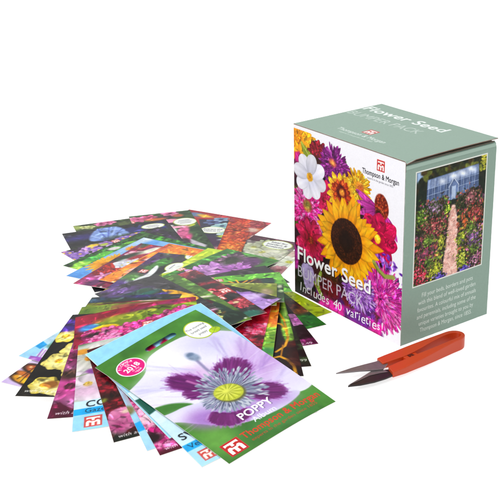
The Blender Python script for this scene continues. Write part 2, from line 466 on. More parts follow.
def empty(name, loc, rotz=0.0):
    o = bpy.data.objects.new(name, None)
    o.empty_display_size = 0.03
    COL.objects.link(o)
    o.location = loc; o.rotation_euler = (0, 0, rotz)
    return o
PACKETS = [
  ('pale packet with a white bloom lowest in the pile, half hidden beside the box', 1, (-26.236, 0.894), 0.5557, 8.95, 13.60, 14, [
    ('B', ['c9a3a0', 'b98f80', 'd8c8b8'], 1.2),
    ('F', (8.61, 2.55), 1.5, 9, 'f0f0e4', 'dfe4cc', 'c8c850', 0.3, 0.36),
    ('F', (8.44, 4.48), 1.1, 9, 'd8a0a8', 'c88890', 'a86068', 0.25, 0.36),
  ]),
  ('packet of cream white flowers under a mauve top strip, its bubble next to the box', 2, (-28.267, 2.900), 0.4455, 8.95, 13.60, 14, [
    ('B', ['7d7a6a', 'a9a890', 'bfc2aa', '8b7f80'], 0.8),
    ('S', '5d3a48', 0, 0, 8.95, 1.25),
    ('F', (6.69, 3.36), 1.7, 10, 'dfe0cc', 'cfd0b4', 'b8b870', 0.3, 0.34),
    ('F', (6.53, 5.25), 1.5, 10, 'd8dcc8', 'c0c4a4', 'a8a860', 0.3, 0.34),
    ('F', (8.13, 4.22), 1.4, 10, 'e4e4d4', 'ccd0b8', 'b0b468', 0.25, 0.34),
    ('F', (5.48, 2.62), 1.3, 10, 'c8ccb4', 'b4b898', 'a0a060', 0.25, 0.34),
    ('F', (6.1, 1.51), 1.1, 10, 'b8bca4', 'a8ac90', '909458', 0.2, 0.34),
    ('E', 'a86a68', (7.03, 6.52), 1.6, 0.8, 20, 0.4),
    ('U', (7.13, 1.28), 1.35, 0.95, ['Ideal for', 'borders &', 'bouquets']),
  ]),
  ('rust red packet of orange blooms, its corner pointing furthest back towards the box', 3, (-34.092, 3.759), 0.4564, 8.95, 13.60, 14, [
    ('B', ['b5432c', '9c3030', 'c96a3c', 'a04a50'], 0.7),
    ('S', 'a83440', 0, 0, 8.95, 0.45),
    ('E', '6d84a8', (1.34, 0.95), 0.9, 0.5, 0, 0.15),
    ('E', 'e0b040', (2.49, 1.03), 1.0, 0.35, 10, 0.1),
    ('M', (6.87, 0.96), 1.1, ['e0523a', 'd8402c', 'ee7850']),
    ('M', (8.27, 0.61), 1.2, ['b04a58', '9c3c48', 'c06868']),
    ('E', 'd8b8a8', (8.17, 2.4), 0.7, 0.5, 0, 0.2),
    ('E', 'e0d0c8', (9.43, 3.8), 0.6, 0.45, 0, 0.15),
    ('M', (10.03, 6.26), 1.3, ['d07838', 'e08c40', 'b85a28']),
    ('M', (10.36, 7.96), 1.2, ['c86a34', 'd88840', 'a85028']),
    ('M', (6.58, 2.56), 1.3, ['c05038', 'a84030', 'd06a48']),
  ]),
  ('packet of bright orange marigold heads between the red framed and the rust red packets', 4, (-31.626, -1.671), 0.8072, 8.95, 13.60, 14, [
    ('B', ['a83c2c', 'c8502c', '7a3428'], 0.7),
    ('S', 'a03a34', 0, 0, 8.95, 0.6),
    ('M', (8.3, 3.0), 1.5, ['f08030', 'e86420', 'f8a040']),
    ('M', (7.4, 1.3), 1.3, ['d85a30', 'c84a28', 'e87840']),
    ('M', (8.61, 1.45), 1.3, ['c84a34', 'b03c2c', 'e06a40']),
    ('M', (7.91, 4.52), 1.2, ['f09038', 'e87028', 'f8b050']),
    ('M', (8.89, 3.94), 1.0, ['e87830', 'd86020', 'f09848']),
    ('E', '9a9c40', (8.85, 6.6), 1.0, 0.7, 0, 0.3),
    ('E', '8a8c38', (8.07, 6.67), 0.9, 0.6, 0, 0.3),
    ('E', '5a2018', (9.31, 4.4), 0.5, 0.9, 0, 0.3),
  ]),
  ('red framed packet showing small white and blue flowers with a speech bubble', 5, (-35.197, -0.693), 0.8228, 8.32, 12.65, 14, [
    ('S', 'b03a38', 0, 0, 8.3235, 12.648),
    ('P', '3c3a50', [(5.43, 0.46), (8.4, 0.55), (9.66, 11.15), (7.87, 11.26)], 0.03),
    ('F', (7.89, 2.21), 1.0, 6, 'b8d8dc', '90b8c0', '404868', 0.2, 0.4),
    ('F', (8.53, 4.03), 1.0, 6, 'd8ecec', 'a0c4c8', '586878', 0.2, 0.4),
    ('F', (6.89, 1.19), 0.9, 6, '7080a8', '586090', '303050', 0.2, 0.4),
    ('F', (8.74, 6.08), 1.0, 6, 'd0e4e0', 'a8c8c4', '586878', 0.2, 0.4),
    ('F', (8.19, 6.62), 0.9, 6, '604868', '4a3458', '302040', 0.2, 0.4),
    ('F', (7.53, 0.46), 0.8, 6, '98b0c8', '7088a8', '404868', 0.2, 0.4),
    ('E', '4a3050', (7.26, 6.43), 1.0, 1.2, 0, 0.4),
    ('E', 'd89098', (8.77, 8.08), 1.2, 0.6, 0, 0.3),
    ('U', (7.18, 3.32), 1.15, 0.8, ['Attract the', 'insects in']),
    ('E', 'b8c848', (8.39, 4.95), 0.55, 0.3, 10, 0.08),
  ]),
  ('olive packet peeking out furthest back on the left, behind the blue flowered one', 6, (-37.087, -7.229), 1.2729, 9.85, 14.96, 14, [
    ('B', ['4e5c38', '5f6c42', '3c4a30'], 0.6),
    ('F', (0.89, 0.8), 0.5, 6, 'd8d8a8', 'b8b878', '888848', 0.1, 0.4),
    ('F', (1.43, 0.89), 0.5, 6, 'c8d098', 'a8b070', '888848', 0.1, 0.4),
    ('E', 'a8b868', (0.08, 0.61), 0.6, 0.6, 0, 0.3),
    ('F', (3.26, 0.34), 0.8, 6, 'e890b8', 'd870a0', '802850', 0.15, 0.4),
    ('F', (2.56, 0.48), 0.7, 6, 'd880a8', 'c06090', '802850', 0.15, 0.4),
  ]),
  ('green packet with pink blossoms and long pale petals, its far corner topmost in the photo', 7, (-35.942, -1.888), 1.2018, 5.91, 13.60, 14, [
    ('B', ['3e5a38', '46643e', '304a30'], 1.2),
    ('F', (-2.58, 0.85), 0.9, 6, 'f0a0c4', 'e078a8', '803050', 0.15, 0.42),
    ('F', (-1.65, 1.01), 0.9, 6, 'ee98bc', 'd870a0', '803050', 0.15, 0.42),
    ('F', (-0.6, 0.94), 0.9, 6, 'f4a8c8', 'e484b0', '803050', 0.15, 0.42),
    ('F', (0.71, 1.09), 0.9, 6, 'e884ac', 'd06898', '803050', 0.15, 0.42),
    ('F', (1.78, 1.01), 0.9, 6, 'd86a90', 'c05078', '702840', 0.15, 0.42),
    ('F', (3.92, 0.39), 0.9, 6, 'ee90b8', 'd870a0', '803050', 0.15, 0.42),
    ('E', '402838', (3.05, 1.43), 0.9, 0.5, 0, 0.15),
    ('E', 'd07840', (2.34, 1.63), 0.9, 0.35, 0, 0.15),
    ('E', 'c86850', (4.54, 1.19), 0.5, 0.4, 0, 0.15),
    ('G', (-0.05, 1.7), 0.75),
    ('E', 'f0a0c0', (3.79, 2.56), 1.0, 0.6, 10, 0.1),
    ('E', '3a2a30', (3.37, 3.29), 0.8, 0.3, 0, 0.1),
    ('U', (4.84, 3.06), 1.05, 0.95, []),
    ('E', 'b8c840', (5.02, 4.27), 0.7, 0.3, -25, 0.06),
    ('P', '8a70b8', [(2.06, 4.27), (2.96, 3.44), (3.17, 7.7), (2.63, 8.6), (2.49, 6.92)], 0.12),
    ('P', 'd8d4d4', [(2.78, 3.38), (3.58, 3.65), (3.78, 8.73), (3.05, 8.75)], 0.08),
    ('P', 'c8c0cc', [(4.1, 7.19), (5.46, 9.83), (4.93, 10.98), (4.07, 9.09)], 0.1),
    ('E', 'e070a0', (4.1, 5.8), 0.55, 1.5, 20, 0.12),
    ('E', 'd85890', (4.13, 7.48), 0.4, 1.2, 25, 0.12),
    ('E', '4a2a3a', (3.89, 8.22), 0.4, 0.8, 0, 0.12),
    ('P', '4a3a60', [(3.88, 9.57), (4.65, 10.62), (4.14, 11.76), (3.31, 11.48)], 0.15),
    ('E', 'f0a8c0', (3.92, 4.33), 1.1, 0.3, 5, 0.06),
  ]),
  ('dark packet with one big sky blue flower and a navy corner', 8, (-35.841, -9.008), 1.2748, 9.85, 14.96, 16, [
    ('B', ['2b2b33', '34343a', '232329'], 1.0),
    ('E', '3c3474', (1.44, 1.69), 2.0, 0.7, -5, 0.5),
    ('P', '34346e', [(5.41, 0.97), (9.41, 0.3), (9.43, 2.39), (5.45, 3.28)], 0.2),
    ('P', '8aa4dc', [(1.8, 3.1), (2.47, 1.14), (3.26, 0.05), (4.29, -0.39), (5.22, 0.15), (5.67, 1.08), (5.9, 2.91), (4.74, 3.11), (3.23, 3.3)], 0.1),
    ('L', '6478c4', 0.16, [(3.59, 3.32), (3.34, 0.08)]),
    ('L', '6478c4', 0.14, [(3.59, 3.32), (4.47, -0.31)]),
    ('L', '6f84cc', 0.14, [(3.59, 3.32), (5.41, 0.97)]),
    ('L', 'a8c0ec', 0.2, [(3.51, 3.28), (2.45, 1.7)]),
    ('L', 'a4bcec', 0.2, [(3.81, 3.13), (5.01, 0.21)]),
    ('L', '7288d0', 0.14, [(3.93, 3.46), (5.82, 2.87)]),
    ('E', '5060a8', (3.62, 3.19), 0.7, 0.4, 0, 0.2),
    ('U', (8.28, 1.31), 1.05, 0.6, []),
    ('E', '3c4838', (2.19, 4.36), 3.5, 0.5, 0, 0.4),
    ('E', '40503c', (6.64, 2.94), 3.0, 0.6, 0, 0.4),
  ]),
  ('packet of many small violets with yellow eyes, above the green leaf packet', 9, (-31.607, -11.283), 1.5694, 10.02, 15.23, 16, [
    ('B', ['3a3044', '4c3a58', '2e2a30', '3a4030'], 0.5),
    ('F', (-0.19, 1.37), 0.85, 5, 'b08cd8', '8a60b8', 'f0d050', 0.14, 0.46),
    ('F', (0.06, 2.39), 0.8, 5, '9878c8', '8a60b8', 'f0d050', 0.14, 0.46),
    ('F', (1.09, 1.54), 0.85, 5, 'b08cd8', '8a60b8', 'f0d050', 0.14, 0.46),
    ('F', (1.97, 1.0), 0.7, 5, 'd0a8e0', 'a878c0', 'f0d050', 0.14, 0.46),
    ('F', (2.62, 0.9), 0.85, 5, 'b08cd8', '8a60b8', 'f0d050', 0.14, 0.46),
    ('F', (2.85, 1.77), 0.8, 5, 'c8a0e0', '8a60b8', 'f0d050', 0.14, 0.46),
    ('F', (4.13, 0.72), 0.7, 5, 'b08cd8', '8a60b8', 'f0d050', 0.14, 0.46),
    ('F', (5.95, 0.59), 0.75, 5, 'a890d0', '8a60b8', 'f0d050', 0.14, 0.46),
    ('F', (6.77, 0.6), 0.7, 5, '8a78b0', '8a60b8', 'f0d050', 0.14, 0.46),
    ('F', (0.04, 0.45), 0.6, 5, 'c890d0', 'a868b0', 'f0d050', 0.14, 0.46),
    ('F', (1.98, 2.64), 0.8, 5, 'e0b8ec', 'b088d0', 'f0d050', 0.14, 0.46),
    ('F', (7.6, 0.09), 0.6, 5, '988ab8', '8a60b8', 'f0d050', 0.14, 0.46),
    ('F', (4.23, 1.64), 0.6, 5, 'e0c0f0', '8a60b8', 'f0d050', 0.14, 0.46),
    ('F', (0.53, 0.72), 0.5, 5, 'b08cd8', '8a60b8', 'f0d050', 0.14, 0.46),
    ('E', 'f0c840', (2.99, 0.4), 0.6, 0.3, 0, 0.1),
    ('E', 'b8c858', (3.87, 0.83), 0.4, 0.3, 0, 0.1),
    ('G', (5.14, 0.74), 0.8),
  ]),
  ('packet filled with round bright green leaves, between the violets and the sky blue packet', 10, (-28.500, -12.669), 1.8642, 10.02, 15.23, 16, [
    ('B', ['2f5a2c', '243c24', '3f7a34'], 0.5),
    ('E', 'a4dc50', (-0.49, 1.38), 1.0, 0.8, 20, 0.08),
    ('E', '98d850', (1.35, 1.32), 1.1, 0.75, 20, 0.08),
    ('E', 'b4e458', (-0.26, 1.99), 0.9, 0.7, 0, 0.1),
    ('E', '50b050', (2.76, 1.11), 1.0, 0.55, 15, 0.08),
    ('E', '3c8a3c', (2.19, 2.04), 0.9, 0.5, 0, 0.1),
    ('E', '68c048', (3.94, 1.17), 0.9, 0.5, 10, 0.08),
    ('E', '5cb444', (5.84, 1.16), 0.9, 0.5, 10, 0.08),
    ('E', '88d040', (7.56, 1.25), 0.9, 0.35, 30, 0.08),
    ('E', '4a7a3a', (10.12, 1.35), 1.8, 0.7, 10, 0.2),
    ('E', '3f7038', (6.51, 1.5), 0.9, 0.4, 0, 0.1),
    ('E', '2c4a30', (9.22, 1.43), 1.5, 0.4, 0, 0.2),
    ('L', 'd0f080', 0.06, [(-0.91, 1.33), (-0.06, 1.43)]),
    ('L', 'c8ec78', 0.06, [(0.87, 1.2), (1.83, 1.43)]),
    ('E', 'e8e0e0', (5.37, 0.88), 0.6, 0.35, 20, 0.08),
    ('E', '5ab83c', (9.51, 2.62), 0.9, 0.4, -20, 0.1),
  ]),
  ('sky blue packet with golden yellow daisies', 11, (-26.095, -13.594), 1.9399, 10.47, 12.24, 18, [
    ('B', ['62a2e4', '74b0ea', '88bcec'], 1.5),
    ('E', 'a8ccf0', (6.22, 0.48), 1.8, 0.5, 0, 0.4),
    ('E', 'b8d4f0', (9.58, 0.27), 2.2, 0.5, 0, 0.4),
    ('E', '5898dc', (0.16, 0.96), 1.5, 0.6, 0, 0.5),
    ('F', (3.66, 1.38), 2.1, 18, 'f8bc24', 'f0a018', 'c07810', 0.5, 0.13),
    ('F', (5.14, 1.37), 1.3, 16, 'fac430', 'f0a820', 'c07810', 0.3, 0.14),
    ('F', (7.69, 0.87), 0.7, 12, 'f4b028', 'e89018', 'a86010', 0.15, 0.2),
    ('E', 'd8e4f0', (10.64, 0.58), 1.2, 0.5, 0, 0.3),
  ]),
  ('crimson packet of red and white flowers with its corner out over the white table', 12, (-24.025, -14.012), 2.0382, 10.29, 10.88, 18, [
    ('B', ['8c2848', 'a03058', '7a2442', '943468'], 0.8),
    ('P', 'c83450', [(-0.09, 0.07), (0.59, 0.08), (-0.99, 3.36), (-1.5, 3.42)], 0.25),
    ('E', '6a3468', (0.81, 1.42), 1.4, 0.6, 10, 0.3),
    ('E', 'b85090', (1.05, 0.76), 1.6, 0.4, 10, 0.3),
    ('M', (4.04, 1.41), 1.35, ['cc3428', 'd84a3a', 'a82420']),
    ('M', (3.02, 0.99), 1.0, ['c02c30', 'd04040', '982028']),
    ('F', (2.31, 1.38), 0.9, 5, 'e0a0cc', 'c878a8', 'f0d0e0', 0.1, 0.2),
    ('F', (5.66, 1.65), 1.3, 5, 'f2f2f6', 'd8dce8', 'd0c860', 0.12, 0.5),
    ('E', '384838', (3.0, 2.31), 1.2, 0.4, 10, 0.2),
    ('F', (4.96, 1.5), 0.8, 5, 'eceaf2', 'd0d4e4', 'd0c860', 0.1, 0.5),
    ('F', (7.66, 0.96), 0.9, 5, 'f0c8d4', 'd87890', 'c83048', 0.1, 0.45),
    ('E', 'c84040', (9.7, 0.89), 1.0, 0.35, 20, 0.12),
    ('E', '3a6444', (10.85, 0.59), 1.6, 0.4, 0, 0.2),
    ('E', 'e8ead4', (8.8, 1.78), 1.3, 0.4, 20, 0.1),
    ('E', 'a83040', (7.08, 1.55), 0.9, 0.35, 20, 0.15),
    ('E', '304834', (6.77, 0.72), 1.5, 0.4, 20, 0.2),
    ('P', 'eef0ee', [(-0.76, 2.42), (0.06, 2.24), (-0.25, 2.65), (0.49, 2.53), (-0.41, 3.15), (-1.04, 3.2)], 0.08),
  ]),
  ('packet seen as a slanting orange and yellow streak beside the crimson one', 13, (-23.054, -12.129), 1.9641, 9.85, 8.43, 18, [
    ('B', ['f0922e', 'f4a83c', 'ea8034'], 0.6),
    ('P', 'c44038', [(5.24, 0.26), (9.82, 0.02), (9.0, 0.39), (6.72, 0.44), (4.74, 0.95)], 0.2),
    ('P', 'f8c048', [(6.57, 0.12), (8.01, 0.14), (7.04, 0.52), (5.66, 0.58)], 0.15),
    ('P', 'd0543c', [(4.53, 0.48), (6.08, 0.27), (4.91, 0.72)], 0.2),
    ('E', 'f2c4c0', (3.39, 1.23), 0.9, 0.3, 20, 0.12),
    ('E', 'ee9a80', (2.54, 1.36), 0.8, 0.3, 20, 0.15),
    ('E', 'f0d0d0', (5.91, 0.82), 0.8, 0.2, 20, 0.1),
    ('E', 'd87858', (8.08, 0.3), 1.3, 0.22, 25, 0.1),
    ('E', 'c89048', (-0.22, 1.53), 0.6, 0.4, 0, 0.15),
    ('E', 'eec0b8', (1.35, 1.54), 0.5, 0.25, 20, 0.1),
    ('P', 'f0f0f0', [(-0.94, 1.18), (-0.11, 0.93), (-0.37, 1.45), (0.35, 1.19), (-0.37, 1.75), (-1.17, 1.77)], 0.08),
  ]),
  ('purple and green packet with a small yellow pansy at its left corner', 14, (-20.088, -13.871), 2.1072, 10.29, 8.16, 18, [
    ('B', ['464648', '54405c', '445844', '4c4058'], 1.0),
    ('E', '5a3a70', (8.54, 0.21), 1.6, 1.1, 0, 0.5),
    ('E', '4f3a60', (10.41, 1.06), 1.8, 0.9, 0, 0.5),
    ('E', '6a8a50', (11.37, 0.57), 1.6, 0.4, -20, 0.3),
    ('E', '4a8a3c', (8.03, 1.63), 1.2, 0.7, 0, 0.2),
    ('E', '528c44', (6.79, 1.34), 1.0, 0.6, 0, 0.3),
    ('E', '5f8a4c', (3.67, 0.7), 1.4, 0.9, 0, 0.4),
    ('E', '24262a', (6.31, 2.35), 1.2, 0.5, 0, 0.2),
    ('P', 'eaeeee', [(3.02, 1.35), (4.19, 1.35), (4.89, 1.71), (5.95, 1.51), (7.44, 1.38), (6.93, 1.84), (5.52, 2.21), (4.05, 2.17), (3.51, 1.91)], 0.06),
    ('G', (5.69, 1.04), 0.8),
    ('P', '123230', [(-0.01, -0.04), (1.72, -0.32), (1.97, 0.28), (-0.17, 1.97)], 0.2),
    ('F', (0.8, 0.31), 0.75, 5, 'f8dc20', 'f0c410', '30280c', 0.16, 0.5),
    ('E', '644a8c', (2.24, 0.49), 1.2, 0.6, 0, 0.3),
    ('E', '6a5090', (1.78, 1.31), 1.4, 0.5, 0, 0.3),
    ('E', '5c4a80', (2.56, -0.06), 0.7, 0.4, 0, 0.2),
    ('E', '3a5040', (2.01, 2.28), 2, 0.6, 0, 0.4),
    ('U', (7.31, 3.15), 1.05, 0.75, []),
    ('U', (10.44, 3.37), 1.0, 0.65, []),
  ]),
  ('lime green packet showing only a narrow bright edge beside the dark green one', 15, (-19.758, -8.956), 2.0003, 8.50, 6.80, 14, [
    ('B', ['c2da40', 'b6d030', 'cade50'], 1.5),
    ('E', 'e8ece4', (2.86, -0.22), 1.5, 0.9, 0, 0.04),
  ]),
  ('green topped packet with a ruffled lilac flower and two small red logos', 16, (-19.564, -8.269), 1.8593, 8.50, 5.71, 18, [
    ('B', ['47863a', '3c7634', '54923f'], 1.4),
    ('P', '4c3a48', [(-0.34, 0.5), (8.59, 1.37), (4.76, 6.67), (-2.72, 5.42)], 0.1),
    ('E', '6a3a70', (6.61, 3.69), 1.4, 1.2, 0, 0.4),
    ('F', (3.76, 3.1), 2.6, 11, 'd69ae0', 'b070c0', '6a4870', 0.6, 0.2),
    ('F', (2.3, 2.18), 1.9, 11, 'e4b0ea', 'c088cc', '80587c', 0.4, 0.2),
    ('F', (4.49, 4.2), 1.8, 10, 'c880d0', 'a060b0', '5a3a58', 0.4, 0.2),
    ('F', (6.52, 2.15), 1.5, 12, '8a6a80', '604858', '383430', 0.5, 0.14),
    ('E', '3c4434', (5.95, 2.5), 1.0, 0.5, 0, 0.3),
    ('F', (4.86, 4.74), 1.1, 10, 'd890e0', 'b068c0', '5a3a58', 0.2, 0.2),
    ('G', (2.21, 0.1), 0.85),
    ('G', (2.08, 1.35), 0.85),
  ]),
  ('plain lime packet pressed against the foot of the box', 3, (-20.804, -9.449), 1.5718, 8.95, 13.60, 14, [
    ('B', ['b8d020', 'c2da2c', 'aec61c'], 2.0),
    ('T', '£1.99', (7.38, 13.84), 0.62, 'eaf2bc', 0, 1),
  ]),
  ('deep green packet with a white price, next above the lime one', 5, (-20.279, -9.201), 1.4159, 8.95, 13.60, 18, [
    ('B', ['348430', '2c7428', '226022'], 1.5),
    ('E', '5a2818', (8.27, 9.45), 1.5, 1.2, 0, 0.6),
    ('E', '7a4a20', (8.37, 10.56), 0.8, 0.6, 0, 0.4),
    ('P', 'e08028', [(6.93, 14.37), (7.76, 13.66), (7.7, 14.2), (7.11, 14.65)], 0.2),
    ('T', 'P £1.99', (8.09, 13.97), 0.62, 'f4f8ec', 0, 1),
  ]),
  ('near black packet with magenta blooms and white print at its corner', 7, (-18.811, -9.295), 1.2465, 8.95, 13.60, 18, [
    ('B', ['20141a', '281820', '180f14'], 0.8),
    ('F', (8.7, 9.38), 1.2, 5, 'dc96d4', 'c070b8', 'a05098', 0.2, 0.5),
    ('F', (8.22, 13.62), 1.3, 7, 'c050a0', '983078', '702058', 0.2, 0.45),
    ('E', '6a2050', (8.78, 13.13), 0.9, 0.6, 0, 0.3),
    ('T', '£2.49', (8.02, 13.31), 0.5, 'f4ecf4', 0, 1),
  ]),
  ('very dark green packet ending in a small white price', 9, (-15.785, -9.776), 1.1118, 8.50, 12.92, 18, [
    ('B', ['1c2414', '22301a', '151a10'], 0.8),
    ('E', '34502a', (8.34, 10.8), 0.7, 1.4, 20, 0.4),
    ('E', '0c0c0a', (8.31, 10.95), 0.5, 0.6, 0, 0.2),
    ('T', '£1.99', (7.81, 11.99), 0.5, 'eef2e6', 0, 1),
  ]),
  ('black packet with thin yellow rings and a bright green stem', 11, (-14.861, -9.968), 1.0281, 8.50, 12.92, 20, [
    ('B', ['1c0e08', '241208', '140a06'], 0.8),
    ('P', '84c040', [(8.45, -0.65), (8.56, 0.17), (8.53, 4.28), (8.57, 7.79), (7.75, 8.04), (7.68, 5.93), (7.93, 2.8)], 0.12),
    ('L', 'a8dc58', 0.12, [(8.4, 0.55), (8.19, 7.28)]),
    ('L', '5a9a30', 0.1, [(8.05, 2.44), (7.94, 7.58)]),
    ('E', '4a1810', (8.3, 8.24), 0.9, 0.5, 0, 0.25),
    ('L', 'f2b422', 0.2, [(7.36, 4.71), (7.79, 4.92), (8.05, 5.96), (8.05, 7.27), (7.7, 8.5), (6.97, 9.35)]),
    ('L', 'd89818', 0.16, [(7.84, 2.97), (8.08, 4.25), (8.1, 6.13)]),
    ('L', 'f2b422', 0.24, [(6.6, 10.21), (7.18, 10.04), (7.68, 10.6), (8.0, 11.49), (8.01, 12.6)]),
    ('L', 'c88a18', 0.12, [(7.57, 8.34), (7.26, 9.98)]),
    ('E', '3a1c14', (8.34, 10.36), 0.7, 1.4, 0, 0.4),
  ]),
  ('packet of ruffled cherry red roses between the lilac and the orange ones', 16.5, (-17.340, -8.825), 0.8364, 8.50, 12.92, 18, [
    ('B', ['d02040', 'e02c50', 'b41830'], 0.6),
    ('M', (8.24, 8.34), 1.4, ['f06a94', 'f890b0', 'd83868']),
    ('M', (7.71, 10.12), 1.4, ['dc2848', 'ec4868', 'b41430']),
    ('M', (8.44, 10.35), 1.2, ['d02040', 'e83c5c', 'a01028']),
    ('M', (7.91, 8.7), 1.0, ['e84870', 'f47898', 'c82850']),
    ('E', '4a1018', (8.33, 9.28), 0.7, 0.3, 0, 0.2),
  ]),
  ('packet with an orange petal above a banded green leaf', 15, (-17.275, -8.305), 0.8708, 8.50, 12.92, 18, [
    ('B', ['84b83a', '90c444', '74a834'], 1.0),
    ('P', 'ee6c1c', [(7.41, 5.36), (8.1, 3.03), (8.56, 2.99), (8.71, 7.86), (7.57, 7.78)], 0.08),
    ('E', 'f89030', (8.26, 5.83), 0.5, 1.6, 0, 0.4),
    ('E', 'f4b030', (8.0, 7.67), 1.0, 0.25, 0, 0.12),
    ('L', '5a9030', 0.15, [(7.68, 9.4), (8.6, 9.17)]),
    ('L', 'c0dc70', 0.12, [(7.65, 8.93), (8.63, 8.36)]),
    ('L', '4a8a34', 0.15, [(7.61, 10.49), (8.59, 10.27)]),
    ('E', '4a9a54', (8.11, 11.65), 1.3, 0.5, 0, 0.3),
    ('L', 'f0b838', 0.1, [(8.56, 9.01), (8.61, 11.76)]),
  ]),
  ('plain charcoal packet edge lying above the bright green framed packet', 18, (-13.456, -11.957), 2.9643, 4.47, 10.88, 14, [
    ('B', ['38343a', '302c32', '423c40'], 1.0),
    ('L', '50484a', 0.1, [(4.13, 10.71), (4.25, 5.84)]),
  ]),
  ('bright green framed packet with black picture and yellow spidery petals', 19, (-14.623, -13.614), 2.7261, 4.47, 12.24, 18, [
    ('B', ['74c442', '80cc4c', '68b83c'], 2.0),
    ('P', '2e2c30', [(2.98, 7.25), (3.28, 11.45), (0.51, 11.05), (1.03, 6.89)], 0.04),
    ('L', 'f0b030', 0.16, [(3.17, 7.85), (2.31, 8.41)]),
    ('L', 'f4bc30', 0.16, [(3.36, 8.45), (2.27, 8.56)]),
    ('L', 'e8a428', 0.16, [(3.04, 9.28), (2.27, 8.56)]),
    ('L', 'f0b030', 0.14, [(3.22, 10.04), (2.27, 9.04)]),
    ('E', '2a5048', (2.56, 10.88), 0.6, 0.6, 0, 0.2),
    ('E', '584038', (2.5, 10.05), 0.8, 0.3, 0, 0.2),
    ('G', (3.61, 7.13), 0.7),
    ('G', (4.39, 6.62), 0.5),
  ]),
  ('dark green packet whose corner with pale print shows behind the olive one', 20, (-15.334, -14.267), 2.5216, 3.76, 12.24, 14, [
    ('B', ['2c4830', '24382a', '3a5c38'], 0.7),
    ('S', '5a9a40', 3.41, 0, 3.7589999999999995, 12.24),
    ('E', 'c8d0b0', (3.09, 11.99), 0.35, 0.2, 0, 0.08),
    ('E', 'a8c090', (2.13, 12.04), 0.25, 0.25, 0, 0.08),
  ]),
  ('plain olive packet with a pale pink smudge near its right end', 21, (-15.246, -15.071), 2.4914, 4.47, 12.24, 14, [
    ('B', ['8a9a38', '98a848', '7c8c34'], 1.8),
    ('E', 'b8a888', (2.55, 11.41), 0.7, 0.5, 0, 0.25),
    ('E', '6a7a30', (2.31, 10.57), 1.4, 0.4, 0, 0.4),
    ('L', 'd8dca0', 0.07, [(4.31, 12.16), (4.3, 7.39)]),
  ]),
  ('dark packet with one large folded lilac petal pointing towards the box', 22, (-14.505, -15.278), 1.9438, 8.05, 9.52, 18, [
    ('B', ['2a2c2c', '33342f', '242626'], 0.8),
    ('P', 'b088d8', [(7.54, 5.63), (7.22, 6.31), (7.68, 6.65), (7.88, 6.97), (7.28, 8.08), (7.22, 9.02), (8.24, 9.45), (4.89, 10.13), (5.52, 8.51), (6.29, 6.92)], 0.07),
    ('E', 'd8c0f0', (6.91, 7.52), 1.3, 0.5, 20, 0.35),
    ('E', 'c4a4e8', (6.17, 9.15), 1.3, 0.6, 20, 0.4),
    ('L', '8a60b8', 0.12, [(6.38, 6.87), (5.47, 9.42)]),
    ('P', 'c8c0e8', [(7.97, 9.57), (7.77, 9.39), (1.13, 10.25), (0.78, 10.82)], 0.05),
    ('E', 'c8c4ec', (7.47, 3.72), 0.8, 0.6, 0, 0.08),
  ]),
  ('packet of red blooms on black with teal leaves and a logo at its corner', 23, (-18.349, -14.089), 1.4903, 8.05, 10.88, 18, [
    ('B', ['b03848', '9c3040', 'bc4454', '6a2c38'], 0.7),
    ('E', '2e2a2c', (6.27, 7.35), 1.1, 0.5, 10, 0.15),
    ('E', '322c2e', (7.2, 9.46), 1.2, 0.9, 0, 0.2),
    ('E', '2a2628', (7.33, 6.88), 0.9, 0.5, 0, 0.15),
    ('E', '38302e', (6.75, 4.18), 1.2, 0.5, 0, 0.2),
    ('E', '2a2626', (7.39, 2.36), 1.6, 0.7, 0, 0.3),
    ('E', '2a7060', (6.85, 10.48), 1.0, 0.6, 0, 0.2),
    ('E', '348070', (6.87, 11.28), 0.7, 0.5, 0, 0.2),
    ('M', (7.22, 8.41), 1.0, ['c84858', 'b03848', 'd86070']),
    ('M', (6.46, 5.8), 0.9, ['b83c4c', 'a03040', 'd05868']),
    ('G', (7.51, 5.65), 1.0),
    ('G', (6.37, 6.72), 1.0),
    ('E', 'e0d0a0', (7.06, 8.09), 0.25, 0.2, 0, 0.05),
    ('E', 'e8e0b0', (6.47, 5.3), 0.2, 0.2, 0, 0.05),
    ('L', 'c02848', 0.3, [(8.05, 10.88), (4.47, 12.22)]),
  ]),
  ('olive green packet with dark cypress picture and an orange brown pillar', 24, (-18.150, -13.271), 1.5108, 5.37, 11.42, 18, [
    ('B', ['5f8236', '6c8f3a', '557838'], 1.6),
    ('P', '2c4438', [(4.46, 6.53), (4.89, 8.01), (5.2, 11.02), (2.79, 11.78), (2.81, 9.08)], 0.05),
    ('P', '8a6430', [(4.13, 9.21), (4.46, 9.23), (3.47, 10.95), (3.15, 10.91)], 0.12),
    ('E', '203428', (4.48, 10.26), 1.3, 0.8, 0, 0.3),
    ('F', (3.74, 8.93), 0.5, 6, 'd0dc88', 'b0c060', 'e8e8c0', 0.1, 0.4),
    ('F', (3.42, 9.83), 0.5, 6, 'd8e090', 'b8c868', 'e8e8c0', 0.1, 0.4),
    ('E', '3a2c20', (3.65, 8.66), 0.5, 0.5, 0, 0.15),
    ('P', '9a2858', [(3.8, 7.22), (4.04, 7.85), (3.31, 10.64), (2.85, 10.3)], 0.12),
    ('E', 'e8c0dc', (3.59, 8.18), 0.7, 0.3, 35, 0.12),
    ('E', '5a1a30', (3.96, 7.1), 0.6, 0.5, 0, 0.15),
    ('P', '7aa432', [(2.72, 11.91), (5.15, 11.09), (5.33, 11.49), (3.41, 12.4)], 0.06),
    ('E', 'e8f0d8', (5.06, 11.03), 0.12, 0.1, 0, 0.04),
    ('E', 'e8e4cc', (4.65, 6.06), 0.6, 0.18, 20, 0.08),
  ]),
  ('narrow charcoal packet with one yellow lily petal, between the pansy and the maroon packets', 25, (-18.935, -14.714), 1.5228, 5.55, 9.11, 18, [
